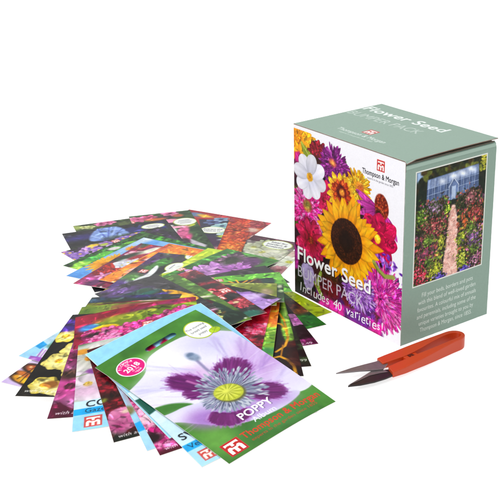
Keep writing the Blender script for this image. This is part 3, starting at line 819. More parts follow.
    ('B', ['3a3a3c', '464446', '424044'], 1.0),
    ('P', 'f0b81c', [(4.1, 3.17), (4.28, 3.8), (4.68, 4.04), (5.04, 4.95), (5.31, 6.01), (5.44, 7.14), (4.5, 7.1), (3.98, 6.51), (3.91, 5.41)], 0.05),
    ('L', 'd89010', 0.08, [(4.22, 3.59), (5.31, 6.91)]),
    ('E', 'f8d050', (4.69, 5.87), 0.8, 0.25, 10, 0.15),
    ('E', 'a0b468', (4.02, 5.52), 0.5, 0.4, 0, 0.12),
    ('E', '4a3c94', (3.17, 4.39), 1.2, 0.4, 0, 0.15),
    ('E', '5e4a80', (2.62, 2.32), 1.2, 0.5, 0, 0.25),
    ('E', '6a5088', (1.76, 1.29), 1.5, 0.5, 0, 0.25),
    ('E', '2a6a60', (2.87, 3.34), 1.0, 0.4, 0, 0.2),
    ('E', '4a7a50', (2.95, 2.53), 0.6, 0.4, 0, 0.15),
    ('E', 'f0b020', (3.45, 5.62), 0.5, 0.3, 0, 0.1),
    ('E', '2a4a40', (1.8, 2.57), 1.5, 0.4, 0, 0.3),
    ('E', '6878a0', (-0.58, 0.23), 0.5, 0.8, 0, 0.2),
    ('E', '7a5a98', (1.21, 0.3), 0.8, 0.4, 0, 0.2),
  ]),
  ('dark blue green packet edge between the yellow pansy and the maroon brown one', 25.5, (-18.361, -15.234), 0.7695, 7.16, 6.80, 14, [
    ('B', ['23303a', '2e2a3c', '2a3a34'], 0.8),
    ('E', '5a4a80', (1.86, -0.0), 1.2, 0.3, 0, 0.2),
    ('E', '3c3474', (3.92, 0.25), 1.0, 0.3, 0, 0.2),
    ('E', '34506a', (0.66, 0.56), 0.6, 0.4, 0, 0.2),
  ]),
  ('dark brown red packet edge above the blurred olive one on the left', 26.5, (-17.442, -16.071), 0.7643, 8.32, 10.88, 14, [
    ('B', ['5a3030', '6a2a2c', '4a3a28', '7a2434'], 1.0),
    ('E', '94b420', (0.23, 0.21), 0.6, 0.5, 0, 0.2),
    ('E', '3a2a20', (2.18, 0.07), 2.5, 0.3, 0, 0.2),
    ('E', 'a02838', (5.02, 0.39), 2.5, 0.35, 0, 0.25),
    ('E', 'e8d8c8', (4.89, -0.07), 0.8, 0.25, 0, 0.08),
    ('E', '8a8a30', (0.98, 0.07), 0.8, 0.25, 0, 0.2),
  ]),
  ('olive packet with a soft blurred green picture, just above the maroon one', 27, (-17.204, -16.713), 0.8393, 8.50, 10.88, 14, [
    ('B', ['7e8e28', '94a038', '62802c'], 1.8),
    ('E', '508028', (1.61, 0.89), 1.4, 0.5, 0, 0.4),
    ('E', 'b0a848', (3.55, 0.97), 2.0, 0.5, 0, 0.5),
    ('E', 'a02840', (5.39, 0.62), 2.5, 0.4, 0, 0.3),
    ('E', 'f0c8d0', (5.52, 0.55), 0.8, 0.25, 0, 0.1),
  ]),
  ('pale lilac packet with an orange butterfly wing, leftmost corner of the fan', 4, (-18.034, -15.195), 0.4702, 8.95, 11.56, 20, [
    ('B', ['d6c2ea', 'ceb8e6', 'e2d2f4'], 1.6),
    ('E', '3a2418', (1.02, 10.42), 1.25, 0.75, 15, 0.1),
    ('E', '3a2418', (0.97, 9.09), 1.1, 0.65, 15, 0.1),
    ('E', '3a2418', (1.83, 10.91), 1.1, 0.5, 15, 0.1),
    ('E', 'e0a01c', (1.09, 10.62), 0.9, 0.45, 15, 0.1),
    ('E', 'd07828', (0.88, 10.01), 0.8, 0.3, 15, 0.1),
    ('E', 'b86030', (0.97, 9.09), 0.8, 0.4, 15, 0.1),
    ('E', 'ecc420', (1.81, 10.77), 0.8, 0.35, 15, 0.1),
    ('E', 'e0b020', (1.37, 9.4), 0.5, 0.25, 15, 0.1),
    ('L', '2a1810', 0.07, [(0.76, 10.76), (0.89, 9.45)]),
    ('L', '2a1810', 0.07, [(1.23, 11.02), (1.03, 9.86)]),
    ('L', '2a1810', 0.06, [(0.85, 9.62), (0.89, 8.64)]),
    ('L', '2a1810', 0.06, [(1.16, 9.81), (1.18, 8.68)]),
    ('E', 'f0d8a0', (0.69, 10.32), 0.12, 0.1, 0, 0.04),
    ('E', 'f0d8a0', (0.58, 8.94), 0.12, 0.1, 0, 0.04),
  ]),
  ('light blue packet with a cyan band and violet petals, upper left of the fan', 6, (-19.769, -12.155), 0.3780, 8.50, 11.56, 20, [
    ('B', ['a6daf6', 'b0e0fa', '9cd4f2'], 2.5),
    ('P', '1aa2e2', [(0.07, 9.84), (0.02, 8.93), (0.69, 9.22), (0.68, 10.02)], 0.03),
    ('P', 'c4e6f8', [(0.02, 8.93), (-0.06, 6.75), (0.78, 7.27), (0.69, 9.22)], 0.05),
    ('P', '6a9a80', [(0.82, 9.42), (0.68, 8.06), (1.97, 8.85), (2.12, 10.33)], 0.2),
    ('P', 'f0e8f8', [(1.07, 10.87), (0.98, 9.7), (1.91, 10.1), (2.01, 11.07)], 0.06),
    ('P', 'a458c0', [(1.05, 11.78), (0.79, 11.15), (1.98, 10.92), (2.38, 11.89)], 0.06),
    ('L', 'a058c0', 0.09, [(1.35, 11.07), (0.88, 9.92)]),
    ('L', 'a058c0', 0.09, [(1.84, 10.99), (1.43, 9.99)]),
    ('L', 'b878d0', 0.07, [(1.6, 11.03), (1.19, 9.94)]),
    ('E', 'c890dc', (1.3, 11.44), 0.25, 0.2, 0, 0.08),
  ]),
  ('black packet with pale yellow primroses and white small print', 28, (-16.478, -17.880), 0.7248, 8.50, 10.88, 20, [
    ('B', ['16130f', '1d1913', '100e0c'], 1.0),
    ('F', (0.71, 3.24), 1.0, 6, 'f0d850', 'f8f2a8', 'd8a428', 0.3, 0.5),
    ('F', (1.47, 6.59), 1.35, 6, 'f2e27c', 'f8f2a8', 'd8a428', 0.3, 0.5),
    ('F', (2.18, 5.08), 1.2, 6, 'f2e27c', 'f8f2a8', 'd8a428', 0.3, 0.5),
    ('F', (1.53, 9.52), 1.25, 6, 'dcc858', 'f8f2a8', 'd8a428', 0.3, 0.5),
    ('F', (3.07, 9.96), 1.15, 6, 'f6eca0', 'f8f2a8', 'd8a428', 0.3, 0.5),
    ('F', (2.99, 7.85), 0.9, 6, 'f2e27c', 'f8f2a8', 'd8a428', 0.3, 0.5),
    ('E', '9a6428', (2.01, 9.45), 0.6, 0.45, 0, 0.15),
    ('E', '4a2a90', (-0.01, 2.17), 1.7, 0.5, 0, 0.25),
    ('E', '5a34a0', (0.39, 1.18), 1.2, 0.4, 0, 0.2),
    ('T', 'with any other offer', (0.44, 10.38), 0.5, 'f4f4f0', 0, 2),
  ]),
  ('magenta and mauve lily packet, partly under the light blue cosmos packet', 29, (-14.960, -17.963), 0.9022, 8.95, 12.51, 20, [
    ('B', ['7a2048', '5a1838', '8a3060', '682040'], 0.9),
    ('F', (0.82, 8.89), 3.2, 6, 'b47aa4', 'c04890', '5a2038', 0.4, 0.34),
    ('F', (0.56, 5.19), 2.4, 6, '9a5c88', '882c60', '4a1830', 0.4, 0.32),
    ('E', '4a3028', (0.69, 7.45), 1.0, 0.6, 0, 0.3),
    ('P', '54102e', [(-0.02, 13.06), (0.22, 10.64), (1.61, 11.73), (2.03, 13.3)], 0.5),
    ('T', 'with any other offer', (0.44, 12.12), 0.52, 'f4ecf0', 0, 2),
  ]),
  ('light blue packet with a white cosmos picture and black lettering', 31, (-11.520, -20.028), 1.0412, 8.95, 10.34, 22, [
    ('B', ['c4ccc0', 'b4bcac', 'd6d4d0'], 1.0),
    ('F', (0.85, 5.21), 2.4, 7, 'e6d8e4', 'dcd0d8', 'd0b048', 0.3, 0.42),
    ('F', (0.89, 2.04), 1.9, 7, 'e8e4e0', 'd0d0c4', 'd89830', 0.35, 0.4),
    ('E', 'd89830', (0.3, 1.03), 0.6, 0.35, 0, 0.1),
    ('E', 'd8b8d0', (0.74, 5.99), 1.2, 0.6, 0, 0.4),
    ('L', '7a9a60', 0.07, [(0.0, 4.08), (1.35, 3.83)]),
    ('E', '8a4a98', (1.15, 3.75), 0.5, 0.3, 20, 0.1),
    ('E', '506a48', (0.26, -0.22), 0.8, 0.4, 0, 0.3),
    ('S', 'cdeaf8', 0, 7.09, 8.95, 7.99),
    ('S', '22b0ec', 0, 7.94, 8.95, 8.64),
    ('S', 'a2dcf8', 0, 8.64, 8.95, 10.336),
    ('T', 'COSMOS', (0.8, 7.84), 0.95, '101418', 0, 1),
    ('T', 'Gazebo', (0.75, 8.47), 0.66, '0c3448', 0, 0),
    ('G', (1.3, 9.49), 1.25),
    ('T', 'Thompson & Morgan', (2.3, 9.59), 0.72, 'e05030', 0, 1),
  ]),
  ('maroon packet with ruffled pink flowers and a yellow badge above them', 30, (-15.613, -18.088), 1.0502, 8.95, 4.90, 18, [
    ('B', ['9c1838', 'a81c40', '8c1430'], 1.5),
    ('P', 'a0206c', [(4.05, 0.67), (6.28, 0.37), (8.98, -0.1), (6.99, 1.15), (3.9, 1.43)], 0.4),
    ('P', '76881e', [(0.61, 1.83), (9.37, 0.75), (9.21, 7.5), (1.64, 6.37)], 0.05),
    ('E', '5a7418', (4.78, 1.48), 2.0, 0.5, -5, 0.4),
    ('E', 'a4ac2c', (3.31, 1.5), 1.6, 0.4, 0, 0.3),
    ('E', 'b4bc34', (3.75, 1.69), 0.45, 0.3, 20, 0.06),
    ('E', '70841c', (3.75, 1.69), 0.28, 0.16, 20, 0.06),
    ('E', 'b8c038', (4.78, 1.32), 0.4, 0.28, -20, 0.06),
    ('E', '66801c', (4.78, 1.32), 0.24, 0.14, -20, 0.06),
    ('E', 'c0c840', (5.66, 1.34), 0.35, 0.25, 20, 0.06),
    ('E', 'a8b430', (2.8, 1.9), 0.35, 0.2, 0, 0.06),
    ('E', '4c6414', (6.26, 0.89), 0.7, 0.2, 0, 0.15),
    ('E', '4a8cd4', (1.06, 2.19), 0.75, 0.5, 0, 0.2),
    ('E', 'f0cc18', (2.16, 2.77), 1.05, 0.55, 0, 0.04),
    ('E', 'b02820', (2.16, 2.77), 0.75, 0.18, 0, 0.1),
    ('M', (2.74, 3.97), 1.5, ['e84898', 'f27cb8', 'c42c80']),
    ('M', (1.61, 4.34), 1.3, ['e84898', 'f27cb8', 'c42c80']),
    ('M', (3.81, 3.84), 1.4, ['e84898', 'f27cb8', 'c42c80']),
    ('M', (4.82, 3.66), 1.3, ['e84898', 'f27cb8', 'c42c80']),
    ('M', (1.15, 3.14), 0.7, ['e84898', 'f27cb8', 'c42c80']),
    ('M', (5.97, 3.35), 1.3, ['e84898', 'f27cb8', 'c42c80']),
    ('M', (7.07, 2.81), 1.2, ['e84898', 'f27cb8', 'c42c80']),
    ('M', (8.11, 2.33), 1.1, ['e84898', 'f27cb8', 'c42c80']),
    ('E', '3a1a28', (1.45, 3.41), 0.7, 0.3, 0, 0.12),
    ('M', (2.17, 4.3), 1.2, ['f480bc', 'fa9ccc', 'd84090']),
    ('G', (5.32, 3.34), 0.9),
  ]),
  ('dark red packet with a pink bloom low down, right of the cosmos packet', 32, (-10.296, -19.986), 1.2180, 8.95, 11.29, 22, [
    ('B', ['6a1020', '861828', '4e0c18'], 0.8),
    ('M', (0.27, 4.16), 1.7, ['8a1428', 'a01c30', '600c1c']),
    ('M', (0.22, 7.77), 1.5, ['7a1024', '961a2e', '580a18']),
    ('E', '3a1810', (0.31, 6.4), 0.9, 0.5, 0, 0.3),
    ('E', '8a9030', (0.01, 6.6), 0.35, 0.25, 0, 0.12),
    ('E', 'e090b8', (1.16, 8.35), 0.9, 0.45, 10, 0.1),
    ('F', (0.99, 9.28), 1.4, 5, 'de86b2', 'c86098', 'a84078', 0.2, 0.5),
    ('F', (0.51, 9.83), 1.0, 5, 'd078a4', 'b85088', '983868', 0.15, 0.5),
    ('E', 'd8c0b0', (1.28, 8.41), 0.3, 0.2, 0, 0.1),
    ('P', '1c2418', [(-0.16, 11.59), (0.01, 10.15), (0.51, 10.6), (1.74, 10.74), (1.56, 12.36)], 0.4),
    ('T', 'with any offer', (0.38, 10.97), 0.46, 'f4ecf0', 0, 2),
  ]),
  ('thin sliver of a light blue packet with a cyan band', 33, (-9.536, -19.423), 1.2953, 8.50, 12.51, 18, [
    ('B', ['a4d4f0', 'aedcf6'], 2.0),
    ('P', 'b4acbc', [(0.0, 3.69), (0.13, 7.42), (0.9, 7.53), (0.83, 3.72)], 0.2),
    ('E', '8a8050', (-0.08, 8.0), 0.5, 0.5, 0, 0.2),
    ('P', '28a8e8', [(-0.13, 9.54), (0.38, 9.44), (0.51, 10.41), (-0.13, 10.5)], 0.03),
  ]),
  ('magenta packet of frilled pink blooms, between the thin blue sliver and the pale blue packet', 34, (-8.819, -19.529), 1.3324, 8.50, 12.65, 22, [
    ('B', ['d0388c', 'e0509c', 'b82878'], 0.7),
    ('M', (-0.28, 5.61), 1.2, ['e84898', 'f27cb8', 'c42c80']),
    ('M', (-0.2, 7.14), 1.5, ['ec5aa4', 'f48cc0', 'cc3888']),
    ('M', (-0.02, 8.69), 1.7, ['f294c0', 'f8b8d4', 'dc5c9c']),
    ('M', (0.28, 10.02), 1.6, ['f4a4c8', 'fad0e0', 'e06ca8']),
    ('M', (0.88, 11.16), 1.6, ['d01c84', 'e03c98', 'a81068']),
    ('M', (0.07, 11.66), 1.3, ['e860ac', 'f490c4', 'c03080']),
    ('E', '2a0a18', (-0.05, 10.83), 0.75, 0.5, 0, 0.15),
    ('E', '30101c', (0.06, 5.84), 0.6, 0.3, 0, 0.15),
    ('P', '5a0c28', [(-0.18, 12.81), (-0.03, 12.15), (1.68, 12.39), (1.69, 13.25)], 0.25),
    ('T', 'with any offer', (0.48, 12.34), 0.45, 'f8e8f0', 0, 2),
  ]),
  ('plain light blue packet edge framing the top of the poppy packet', 35, (-9.664, -20.453), 1.5051, 9.22, 12.24, 14, [
    ('S', '9cdaf8', 0, 0, 9.218499999999999, 12.24),
    ('P', 'b02050', [(3.86, 2.33), (3.93, 3.08), (3.4, 3.51), (3.27, 2.88)], 0.08),
    ('P', 'b02050', [(4.86, 2.51), (4.99, 3.15), (4.44, 3.44), (4.31, 2.96)], 0.08),
  ]),
  ('pale blue packet directly under the poppy packet, with a cyan band and a small logo', 36, (-6.464, -20.651), 1.5206, 8.32, 12.65, 20, [
    ('B', ['d4ecf8', 'cce8f6', 'dcf0fa'], 2.5),
    ('P', '186050', [(-0.06, 4.23), (0.57, 4.29), (0.54, 6.07), (-0.29, 6.28)], 0.05),
    ('L', '2a7a68', 0.1, [(0.03, 4.46), (0.07, 5.88)]),
    ('S', '24b0ec', 0, 10.25, 8.3235, 10.95),
    ('S', 'b4e2f8', 0, 10.95, 8.3235, 12.648),
    ('T', 'SWEET PEA', (0.32, 9.8), 0.95, '101418', 0, 1),
    ('T', 'Velvet', (0.3, 10.78), 0.66, '0c3448', 0, 0),
    ('G', (0.95, 11.8), 1.1),
    ('S', 'a0dcf8', 0, 0, 8.3235, 3.2),
    ('P', 'b02050', [(3.81, -0.71), (3.87, 0.04), (3.33, 0.46), (3.21, -0.17)], 0.08),
    ('P', 'b02050', [(4.74, -0.39), (4.87, 0.09), (4.37, 0.41), (4.29, -0.01)], 0.08),
  ]),
]
POPPY = (38, (-7.427, -20.892), 1.6331, 8.50, 14.55)
MOUND = (-9.0, -9.8, 12.5, 16.0, 9.5, 14.0, 0.09868)
# ------------------------------------------------------------------ the setting: one white sweep
def translucent_table_material():
    # white table, made translucent so the added lamp below washes out shadows: half scatters the light from above, half lets through the lamp below
    m = bpy.data.materials.new('white_table_translucent')
    m.use_nodes = True
    nt = m.node_tree
    nt.nodes.remove(nt.nodes['Principled BSDF'])
    d = nt.nodes.new('ShaderNodeBsdfDiffuse'); d.inputs['Color'].default_value = (.95, .95, .95, 1)
    t = nt.nodes.new('ShaderNodeBsdfTranslucent'); t.inputs['Color'].default_value = (.95, .95, .95, 1)
    n = nt.nodes.new('ShaderNodeTexNoise'); n.inputs['Scale'].default_value = 3
    r = nt.nodes.new('ShaderNodeMapRange'); r.inputs[3].default_value = .46; r.inputs[4].default_value = .54
    x = nt.nodes.new('ShaderNodeMixShader')
    nt.links.new(n.outputs['Fac'], r.inputs[0]); nt.links.new(r.outputs[0], x.inputs['Fac'])
    nt.links.new(d.outputs[0], x.inputs[1]); nt.links.new(t.outputs[0], x.inputs[2])
    nt.links.new(x.outputs[0], nt.nodes['Material Output'].inputs['Surface'])
    return m

def build_sweep():
    prof = [(-3.0, 0.0), (0.9, 0.0)]
    R = 0.9
    for i in range(1, 17):
        a = i / 16 * math.pi / 2
        prof.append((0.9 + R * math.sin(a), R - R * math.cos(a)))
    prof.append((0.9 + R, 2.4))
    c, s = math.cos(2.45), math.sin(2.45)               # the sweep rises behind the box, away from the camera
    verts, faces = [], []
    for d, z in prof:
        for w in (-3.0, 3.0):
            verts.append((d * c - w * s, d * s + w * c, z))
    for i in range(len(prof) - 1):
        faces.append((2 * i, 2 * i + 1, 2 * i + 3, 2 * i + 2))
    o = mesh_obj('table_surface', verts, faces, translucent_table_material(), smooth=True)
    o.data.update()
    tag(o, kind='structure')

build_sweep()

# ------------------------------------------------------------------ the carton
BA, BB, BH = 12.506, 8.925, 14.0
SAGE = '9ab0a3'

def front_art():
    P = Picture(BA, BH, 40, 5)
    P.fill('f6f5fa')
    rng = P.rng
    P.poly('3c1626', [(0, .5), (2.2, .6), (3.6, 1.2), (6.0, 1.7), (7.0, 2.6), (8.6, 3.6), (9.6, 4.6), (10.6, 6), (11.0, 7), (11.3, 9), (12, 10), (11.6, 11.8), (11, 13), (10.2, 14), (0, 14)], 0.05, shade=0.5)
    for _ in range(160):
        x, y = rng.random() * 10.4, 1.6 + rng.random() * 12.4
        if x > 6 + (y - 1.6) * 1.1: continue
        P.ell(['2a1420', '6a1430', '35401c', '7c1450', '1c1418', '55601c'][int(rng.integers(6))], x, y, .25 + rng.random() * .4, .15 + rng.random() * .2, rng.random() * 180, .05, .3)
    # yellow gerbera in the corner
    P.flower(.45, .95, 2.1, 22, 'fdb81e', 'f6a010', 'd88808', .5, .12, layers=2, tip=.9)
    P.rect('f6f5fa', 0, 0, BA, .28)
    P.poly('f6f5fa', [(2.3, 0), (12.5, 0), (12.5, 1.4), (8.2, 1.2), (5.3, .9), (3.4, .8)], 0.1)
    # dark red dahlia
    P.pompom(2.95, 1.75, 1.25, ['a81a34', '8c1228', 'c42a44'], .3, 5)
    P.ell('4a2014', 3.0, 2.3, .8, .4, 10, .25, .4)
    P.poly('d0208a', [(.1, 2.2), (.7, 2.0), (1.3, 2.9), (.7, 3.4), (.1, 3.2)], .1, shade=.2)
    P.poly('5a1038', [(.1, 2.9), (1.2, 2.9), (1.6, 3.6), (.2, 4.0)], .2)
    P.poly('9cac34', [(.75, .95), (1.5, 1.5), (2.5, 2.0), (3.3, 3.0), (3.4, 3.5), (2.2, 2.9), (1.2, 2.2)], .04, True, shade=.2)
    P.line('c4cc60', .07, [(.9, 1.2), (1.8, 2.0), (3.2, 3.2)], .04)
    # purple aster
    P.pompom(4.85, 2.15, 1.75, ['a0249a', '8a1880', 'c050b8', '741070'], .1, 9)
    P.ell('c86a50', 4.72, 1.95, .42, .28, 15, .12, .5)
    P.ell('f0a050', 4.7, 1.92, .22, .14, 15, .08, .4)
    P.poly('5a1050', [(6.2, 2.3), (7.0, 2.2), (7.2, 3.4), (6.4, 3.4)], .3)
    # yellow zinnia
    P.pompom(7.6, 3.15, 1.55, ['fccc20', 'f4b410', 'ffe050', 'f0a810'], .14, 8)
    P.ell('d88a30', 7.85, 3.05, .5, .42, 0, .15, .4)
    P.ell('b85a28', 7.9, 3.1, .28, .22, 0, .1, .5)
    # magenta behind the white cosmos
    P.flower(4.0, 4.9, 1.6, 7, 'dc1460', 'b81050', '500818', .2, .42)
    P.pompom(4.4, 5.2, .9, ['c81848', 'e03068', 'a01038'], .35, 4)
    # hot pink dahlia
    P.pompom(1.55, 6.4, 2.0, ['ec2a9c', 'd81484', 'f870c0', 'f090cc'], .15, 9)
    P.ell('b07840', 1.7, 6.15, .55, .5, 0, .15, .5)
    P.ell('a09040', 1.7, 6.1, .3, .3, 0, .1, .5)
    # crimson flower below it
    P.pompom(2.2, 8.95, 2.0, ['d02060', 'b81448', 'e84c88'], .34, 4)
    P.flower(2.15, 8.9, 2.0, 8, 'd82464', 'a01030', '8a3018', .32, .26, tip=.8)
    P.line('f4b8d4', .08, [(.35, 9.3), (.6, 10.0), (1.2, 10.2)], .05)
    P.line('f4b8d4', .07, [(3.2, 7.4), (3.8, 8.1)], .05)
    # gaillardia
    P.flower(5.75, 4.0, 1.75, 15, 'fbcc30', 'd8481c', '70180c', .62, .17, tip=1.1, layers=1)
    P.pompom(5.75, 4.0, 1.15, ['d4481c', 'e86424', 'b8340c'], .26, 3)
    P.ell('6a140c', 5.8, 3.95, .6, .56, 0, .12, .4)
    P.ell('d88a30', 5.85, 3.95, .3, .28, 0, .1, .4)
    # cone flower
    for a, L, b in ((195, 2.9, .2), (180, 2.6, .1), (165, 2.7, -.1), (150, 2.5, -.2), (132, 2.2, -.3), (112, 1.9, -.2), (88, 1.7, 0), (62, 2.0, .2), (35, 2.5, .5)):
        P.petal(10.15, 4.2, math.radians(a), .3, L, .3, 'a82888', 'd04ab0', 1.0, .2, 1.0, bend=b)
    P.ell('8a2c14', 10.2, 3.85, .72, .95, -15, .05, .3)
    for _ in range(120):
        a, r = rng.random() * 6.28, math.sqrt(rng.random())
        P.ell(['c8502c', 'b03c1c', '6a1c0c', 'd87038'][int(rng.integers(4))], 10.2 + r * .66 * math.cos(a), 3.85 + r * .88 * math.sin(a), .06, .06, 0, .02)
    P.ell('3a140c', 9.9, 4.45, .35, .3, 20, .2)
    # magenta cosmos
    P.flower(9.85, 6.4, 2.25, 8, 'd8105a', 'b80c44', 'f0a820', .34, .34, rot=.1, tip=1.1, sq=.95)
    P.ell('f8c030', 9.85, 6.4, .3, .36, 0, .06, .4)
    for _ in range(70):
        P.ell(['7a3cb8', '5a2890', '9a60d0', 'c080d8'][int(rng.integers(4))], 10.4 + rng.normal() * .8, 8.3 + rng.normal() * .45, .22, .1, rng.random() * 180, .03, .3)
    # big fluffy pink
    P.pompom(10.3, 11.0, 2.75, ['e41c94', 'f050b4', 'c41c9c', 'd83cb0', 'f884cc'], .075, 13, sq=1.0)
    for _ in range(60):
        a = rng.random() * 6.28; r = .3 + rng.random() * 1.2
        x, y = 10.1 + r * math.cos(a), 10.9 + r * math.sin(a)
        P.line(['8a28a8', 'f8a0dc', 'b850c0', 'e868c4'][int(rng.integers(4))], .07, [(x, y), (x + .7 * math.cos(a), y + .7 * math.sin(a) + .1)], .02, True)
    # bottom strip and lilac asters
    for _ in range(60):
        P.ell(['5a1c78', '7a1430', '4a1430', '8a2890'][int(rng.integers(4))], 3 + rng.random() * 7.2, 11.6 + rng.random() * 2.3, .5, .3, rng.random() * 180, .12, .3)
    P.pompom(7.9, 11.3, 1.85, ['c48ce0', 'd8b0ec', 'a868cc', '9050b8'], .085, 11)
    P.poly('e020a0', [(3.6, 13.1), (8, 13.0), (10.8, 13.0), (10.3, 14), (3, 14)], .2, shade=.25)
    P.poly('6c1c8a', [(6.2, 13.2), (8.2, 12.8), (9.4, 13.4), (9, 14), (6.2, 14)], .3, shade=.25)
    P.ell('4a3018', 4.3, 11.5, 1.3, 1.0, 0, .5, .4)
    P.ell('781428', 4.4, 12.3, 1.2, .8, 0, .4, .4)
    P.poly('28301c', [(.0, 11.6), (1, 11.4), (1.6, 13.2), (.9, 14), (0, 14)], .3, shade=.3)
    P.poly('c030a0', [(0, 9.8), (.45, 10.2), (.5, 11.8), (0, 12)], .15, shade=.2)
    P.poly('b8a6d6', [(.8, 11.2), (1.9, 10.9), (2.5, 11.3), (2.6, 12.4), (2.0, 13.3), (1.4, 13.3), (1.0, 12.2)], .06, True, shade=.12)
    P.poly('8aa040', [(3.3, 10.9), (3.6, 11.2), (3.0, 12.4), (3.9, 13.3), (3.5, 13.4), (2.6, 12.4)], .06, True, shade=.2)
    P.line('8aa040', .16, [(2.5, 12.3), (3.3, 13.2)], .05)
    P.detail(1600, .24, .72, 1.3)
    # white cosmos
    P.flower(2.0, 3.75, 2.0, 8, 'f2f1fa', 'dcdcec', 'e0a820', .36, .33, rot=.2, tip=1.25, stripe=.05, jitter=.05, edge=.1, blunt=.42)
    P.ell('c88818', 2.0, 3.8, .18, .18, 0, .1, .3)
    # sunflower
    for L, c1, c0 in ((3.6, 'fba80c', 'ee9006'), (3.35, 'feb814', 'f89e08'), (2.95, 'ffc224', 'f49406')):
        n = 19; rot = rng.random()
        order = list(range(n)); rng.shuffle(order)
        for i in order:
            P.petal(6.45, 7.6, rot + i * 6.2832 / n + rng.normal() * .07, 1.2, L * (1 + rng.normal() * .06), .5, c0, c1, .74, .1, 1.02, edge=.26, blunt=.85)
    P.ell('3a1c0c', 6.42, 7.65, 1.8, 1.78, 0, .06, .3)
    for i in range(900):
        r = math.sqrt(rng.random()); a = i * 2.39996
        c = '2a1008' if .25 < r < .5 else ['4e2410', '3a180a', '5a2c14', '2c1208'][int(rng.integers(4))]
        P.ell(c, 6.42 + 1.78 * r * math.cos(a), 7.65 + 1.76 * r * math.sin(a), .065, .045, rng.random() * 180, .02)
    P.ell('281410', 6.42, 7.6, .62, .6, 0, .35, .3)
    P.line('a0a852', .34, [(9.5, 8.3), (10.0, 8.75), (10.7, 9.05), (11.6, 8.85)], .05)
    P.line('6c7830', .1, [(9.5, 8.45), (10.0, 8.9), (10.7, 9.2)], .05)
    P.grain(.07, .3)
    # lettering
    P.text('Flower Seed', .5, 11.08, 1.6, '241018', 0, 1.0, 'l', alpha=.45, width=8.75)
    P.text('Flower Seed', .42, 11.0, 1.6, 'fbfafc', 0, 1.0, 'l', width=8.75)
    P.text('BUMPER PACK', .42, 12.45, 1.36, 'dcd6e4', 0, -.5, 'l', width=7.9, alpha=.88)
    x = .7
    for i, ch in enumerate('Includes 40 varieties!'):
        adv = {' ': .34, 'i': .3, 'l': .34, 'I': .32, '!': .3, 't': .42, 'r': .42, '4': .62, '0': .62}.get(ch, .53)
        if ch != ' ': P.text(ch, x, 13.62 + math.sin(i * 2.1) * .045, 1.14 * (.95 + .08 * math.sin(i * 3.7)), 'f6f2f8', math.sin(i * 1.7) * 5 - 1, .1, 'l', shear=.12)
        x += adv * .99
    P.logo(10.0, .86, .82, red='d0302c', white='f8f0ee')
    P.text('Thompson & Morgan', 9.97, 1.83, .56, '26242a', 0, .9, 'm', width=3.85)
    P.text('experts in the garden since 1855', 9.97, 2.12, .22, '66646c', 0, 0, 'm', width=2.7)
    return P

def wear(P):
    # folds rubbed pale, and a few scuffs
    sl, X, Y = P.full()
    d = np.minimum(np.minimum(X, P.w - X), np.minimum(Y, P.h - Y))
    n = P.noise(X, Y, .5, 3)
    P.put(sl, np.clip((1 - sstep(d, .0, .03 + .05 * n)) * sstep(n, .3, .7) * .8, 0, 1), 'd4dcd4')
    for _ in range(14):
        x, y, a = P.rng.random() * P.w, P.rng.random() * P.h, P.rng.random() * 6
        m0 = P.img.copy()
        P.line('b4c4b8', .03, [(x, y), (x + .7 * math.cos(a), y + .7 * math.sin(a))], .03, True)
        P.img = m0 * .6 + P.img * .4

